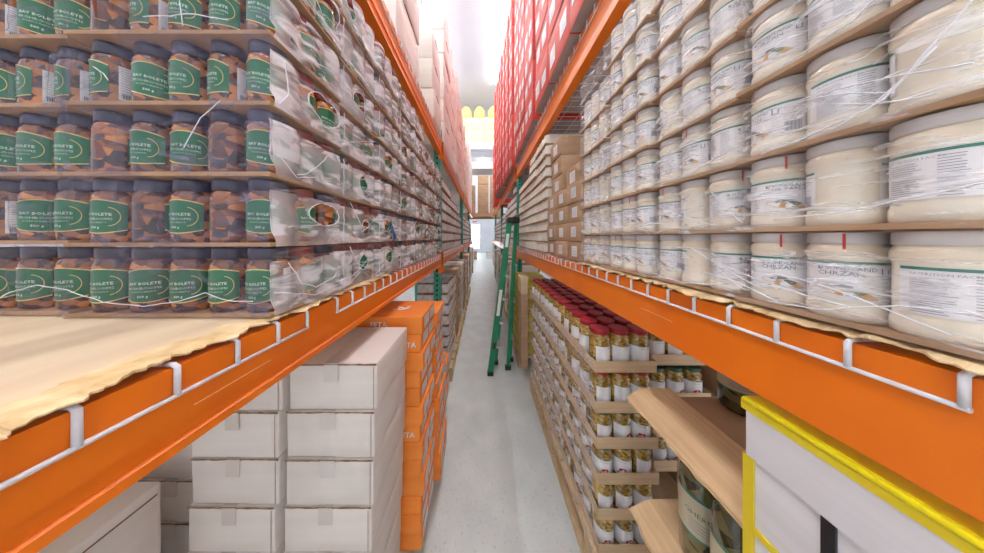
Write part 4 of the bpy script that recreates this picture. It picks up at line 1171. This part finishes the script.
# ------------------------------------------------------------------ cross-aisle rack at the end
def cross():
    yc=9.35
    t=thing('cross_rack','tall white and brown rack bridging the far end of the aisle','rack',(0,0,0))
    for x in (-1.6,1.6): M().box((x-.05,yc,0),(x+.05,yc+.08,CZ-.1),WALLM).build('upright',t)
    for (z0,z1,mt) in ((.93,1.12,CARDBOX),(3.2,3.52,WHITE),(4.12,4.44,WHITE)):
        for y in (yc,yc+1.0): M().box((-1.55,y,L(z0)),(1.55,y+.05,L(z1)),mt).build('beam',t)
        M().box((-1.55,yc+.051,L(z1)-.03),(1.55,yc+.999,L(z1)),WALLM if mt==WHITE else CARDBOX).build('shelf_board',t)
    labelled_carton('fc',.44,.36,.36,CARDBOX)
    b=carton_mesh(.36,.4,.38,CARDBOX,3,bulge=.001,warp=.002,r=.003,n=2); l=M().box((.1,-.003,.1),(.22,-.0024,.24),WHITE).mesh('shipping_label')
    proto('fc',[('box_body',b)])
    for s,(x,n,nm) in enumerate(((-1.42,2,'far left'),(-.83,3,'left'),(-.20,4,'middle'),(.38,4,'right'))):
        for k in range(n):
            inst('far_carton','fc',(x,yc+.06,L(1.12)+.005+k*.382*(.95 if n==3 else .97)*1.2),0,'brown carton on the bridging shelf, %s stack, %s layer up'%(nm,ORD[k]),'carton','brown cartons on the bridging shelf',scale=(1.42,1,(.95 if n==3 else .965)*1.19))
    b=carton_mesh(.70,.4,.58,CARDPALE,3,bulge=.001,warp=.002,r=.003,n=2); proto('tc2',[('box_body',b)])
    for k in range(2):
        for j,x in enumerate((-1.5,-.78,-.06,.66)):
            inst('far_carton','tc2',(x,yc+.06,L(4.445)+.003+k*.582),0,'pale tan carton on the top far shelf, %s layer, %s from the left'%(ORD[k],ORD[j]),'carton','pale cartons on the top far shelf')
    for j,x in enumerate((-.75,-.12,.55)):
        m=M().lathe([(.20,0,GLOWY),(.26,.12,GLOWY),(.25,.4,GLOWY),(.16,.55,GLOWY),(.10,.60,GLOWY)],14).build('yellow_sack',None,(x,yc+.25,L(4.445)+1.168))
        tag(m,'sack on top of the far cartons, yellow lamp glow in its colour, %s from the left'%ORD[j],'sack','sacks coloured as yellow-lit under the ceiling')
cross()
# things beyond the bridge
for s,(x,y,n,key) in enumerate(((-.95,11.2,4,'kc'),(-.9,12.4,5,'pc'),(.6,11.0,7,'pc'),(.65,12.2,6,'kc'),(-1.4,11.8,6,'kc'),(-.75,14.0,3,'kc'),(.3,14.5,3,'pc'))):
    for k in range(n):
        inst('far_carton',key,(x,y,.001+k*.192),0,'small carton standing on the floor beyond the bridge, %s stack, %s layer up'%(ORD[s],ORD[k]),'carton','cartons beyond the bridging rack')
sg=thing('shelf_sign','small red and white sign by the far doorway','sign',(-1.0,19.85,L(1.25)+.15))
M().box((0,0,0),(.6,.02,.22),WHITE).build('panel',sg); M().box((.05,-.004,.05),(.55,-.001,.16),REDPIC).build('red_band',sg)

# stray: finish the tan carton that stands on the pickle row end
o=[q for q in bpy.data.objects if q.get('label','').startswith('open-topped tan carton')][0]
o.location=(.425,2.165,.16)
M().rbox((0,0,.80),(.075,.2,.985),CARDPALE,.004,.001,2).build('box_body',o)
M().box((.002,.002,0),(.073,.198,.798),CARDBOX).build('lower_body',o)

# ------------------------------------------------------------------ camera, world
cam=bpy.data.cameras.new('camera'); co=bpy.data.objects.new('camera',cam); COL.objects.link(co)
co.location=(0,0,H); co.rotation_euler=(PI/2,0,0)
cam.sensor_width=36; cam.sensor_fit='HORIZONTAL'; cam.lens=F*36/984
cam.shift_x=(492-VX)/984; cam.shift_y=-(276.5-VY)/984
cam.clip_start=.01; cam.clip_end=60
SC.camera=co
w=bpy.data.worlds.new('world'); SC.world=w; w.use_nodes=True
w.node_tree.nodes['Background'].inputs[0].default_value=(.93,.96,1,1); w.node_tree.nodes['Background'].inputs[1].default_value=.48
SC.view_settings.view_transform='Standard'; SC.view_settings.look='None'; SC.view_settings.gamma=1; SC.view_settings.use_curve_mapping=False
SC.view_settings.exposure=1.2
SC.cycles.transparent_max_bounces=12; SC.cycles.max_bounces=8; SC.cycles.diffuse_bounces=5
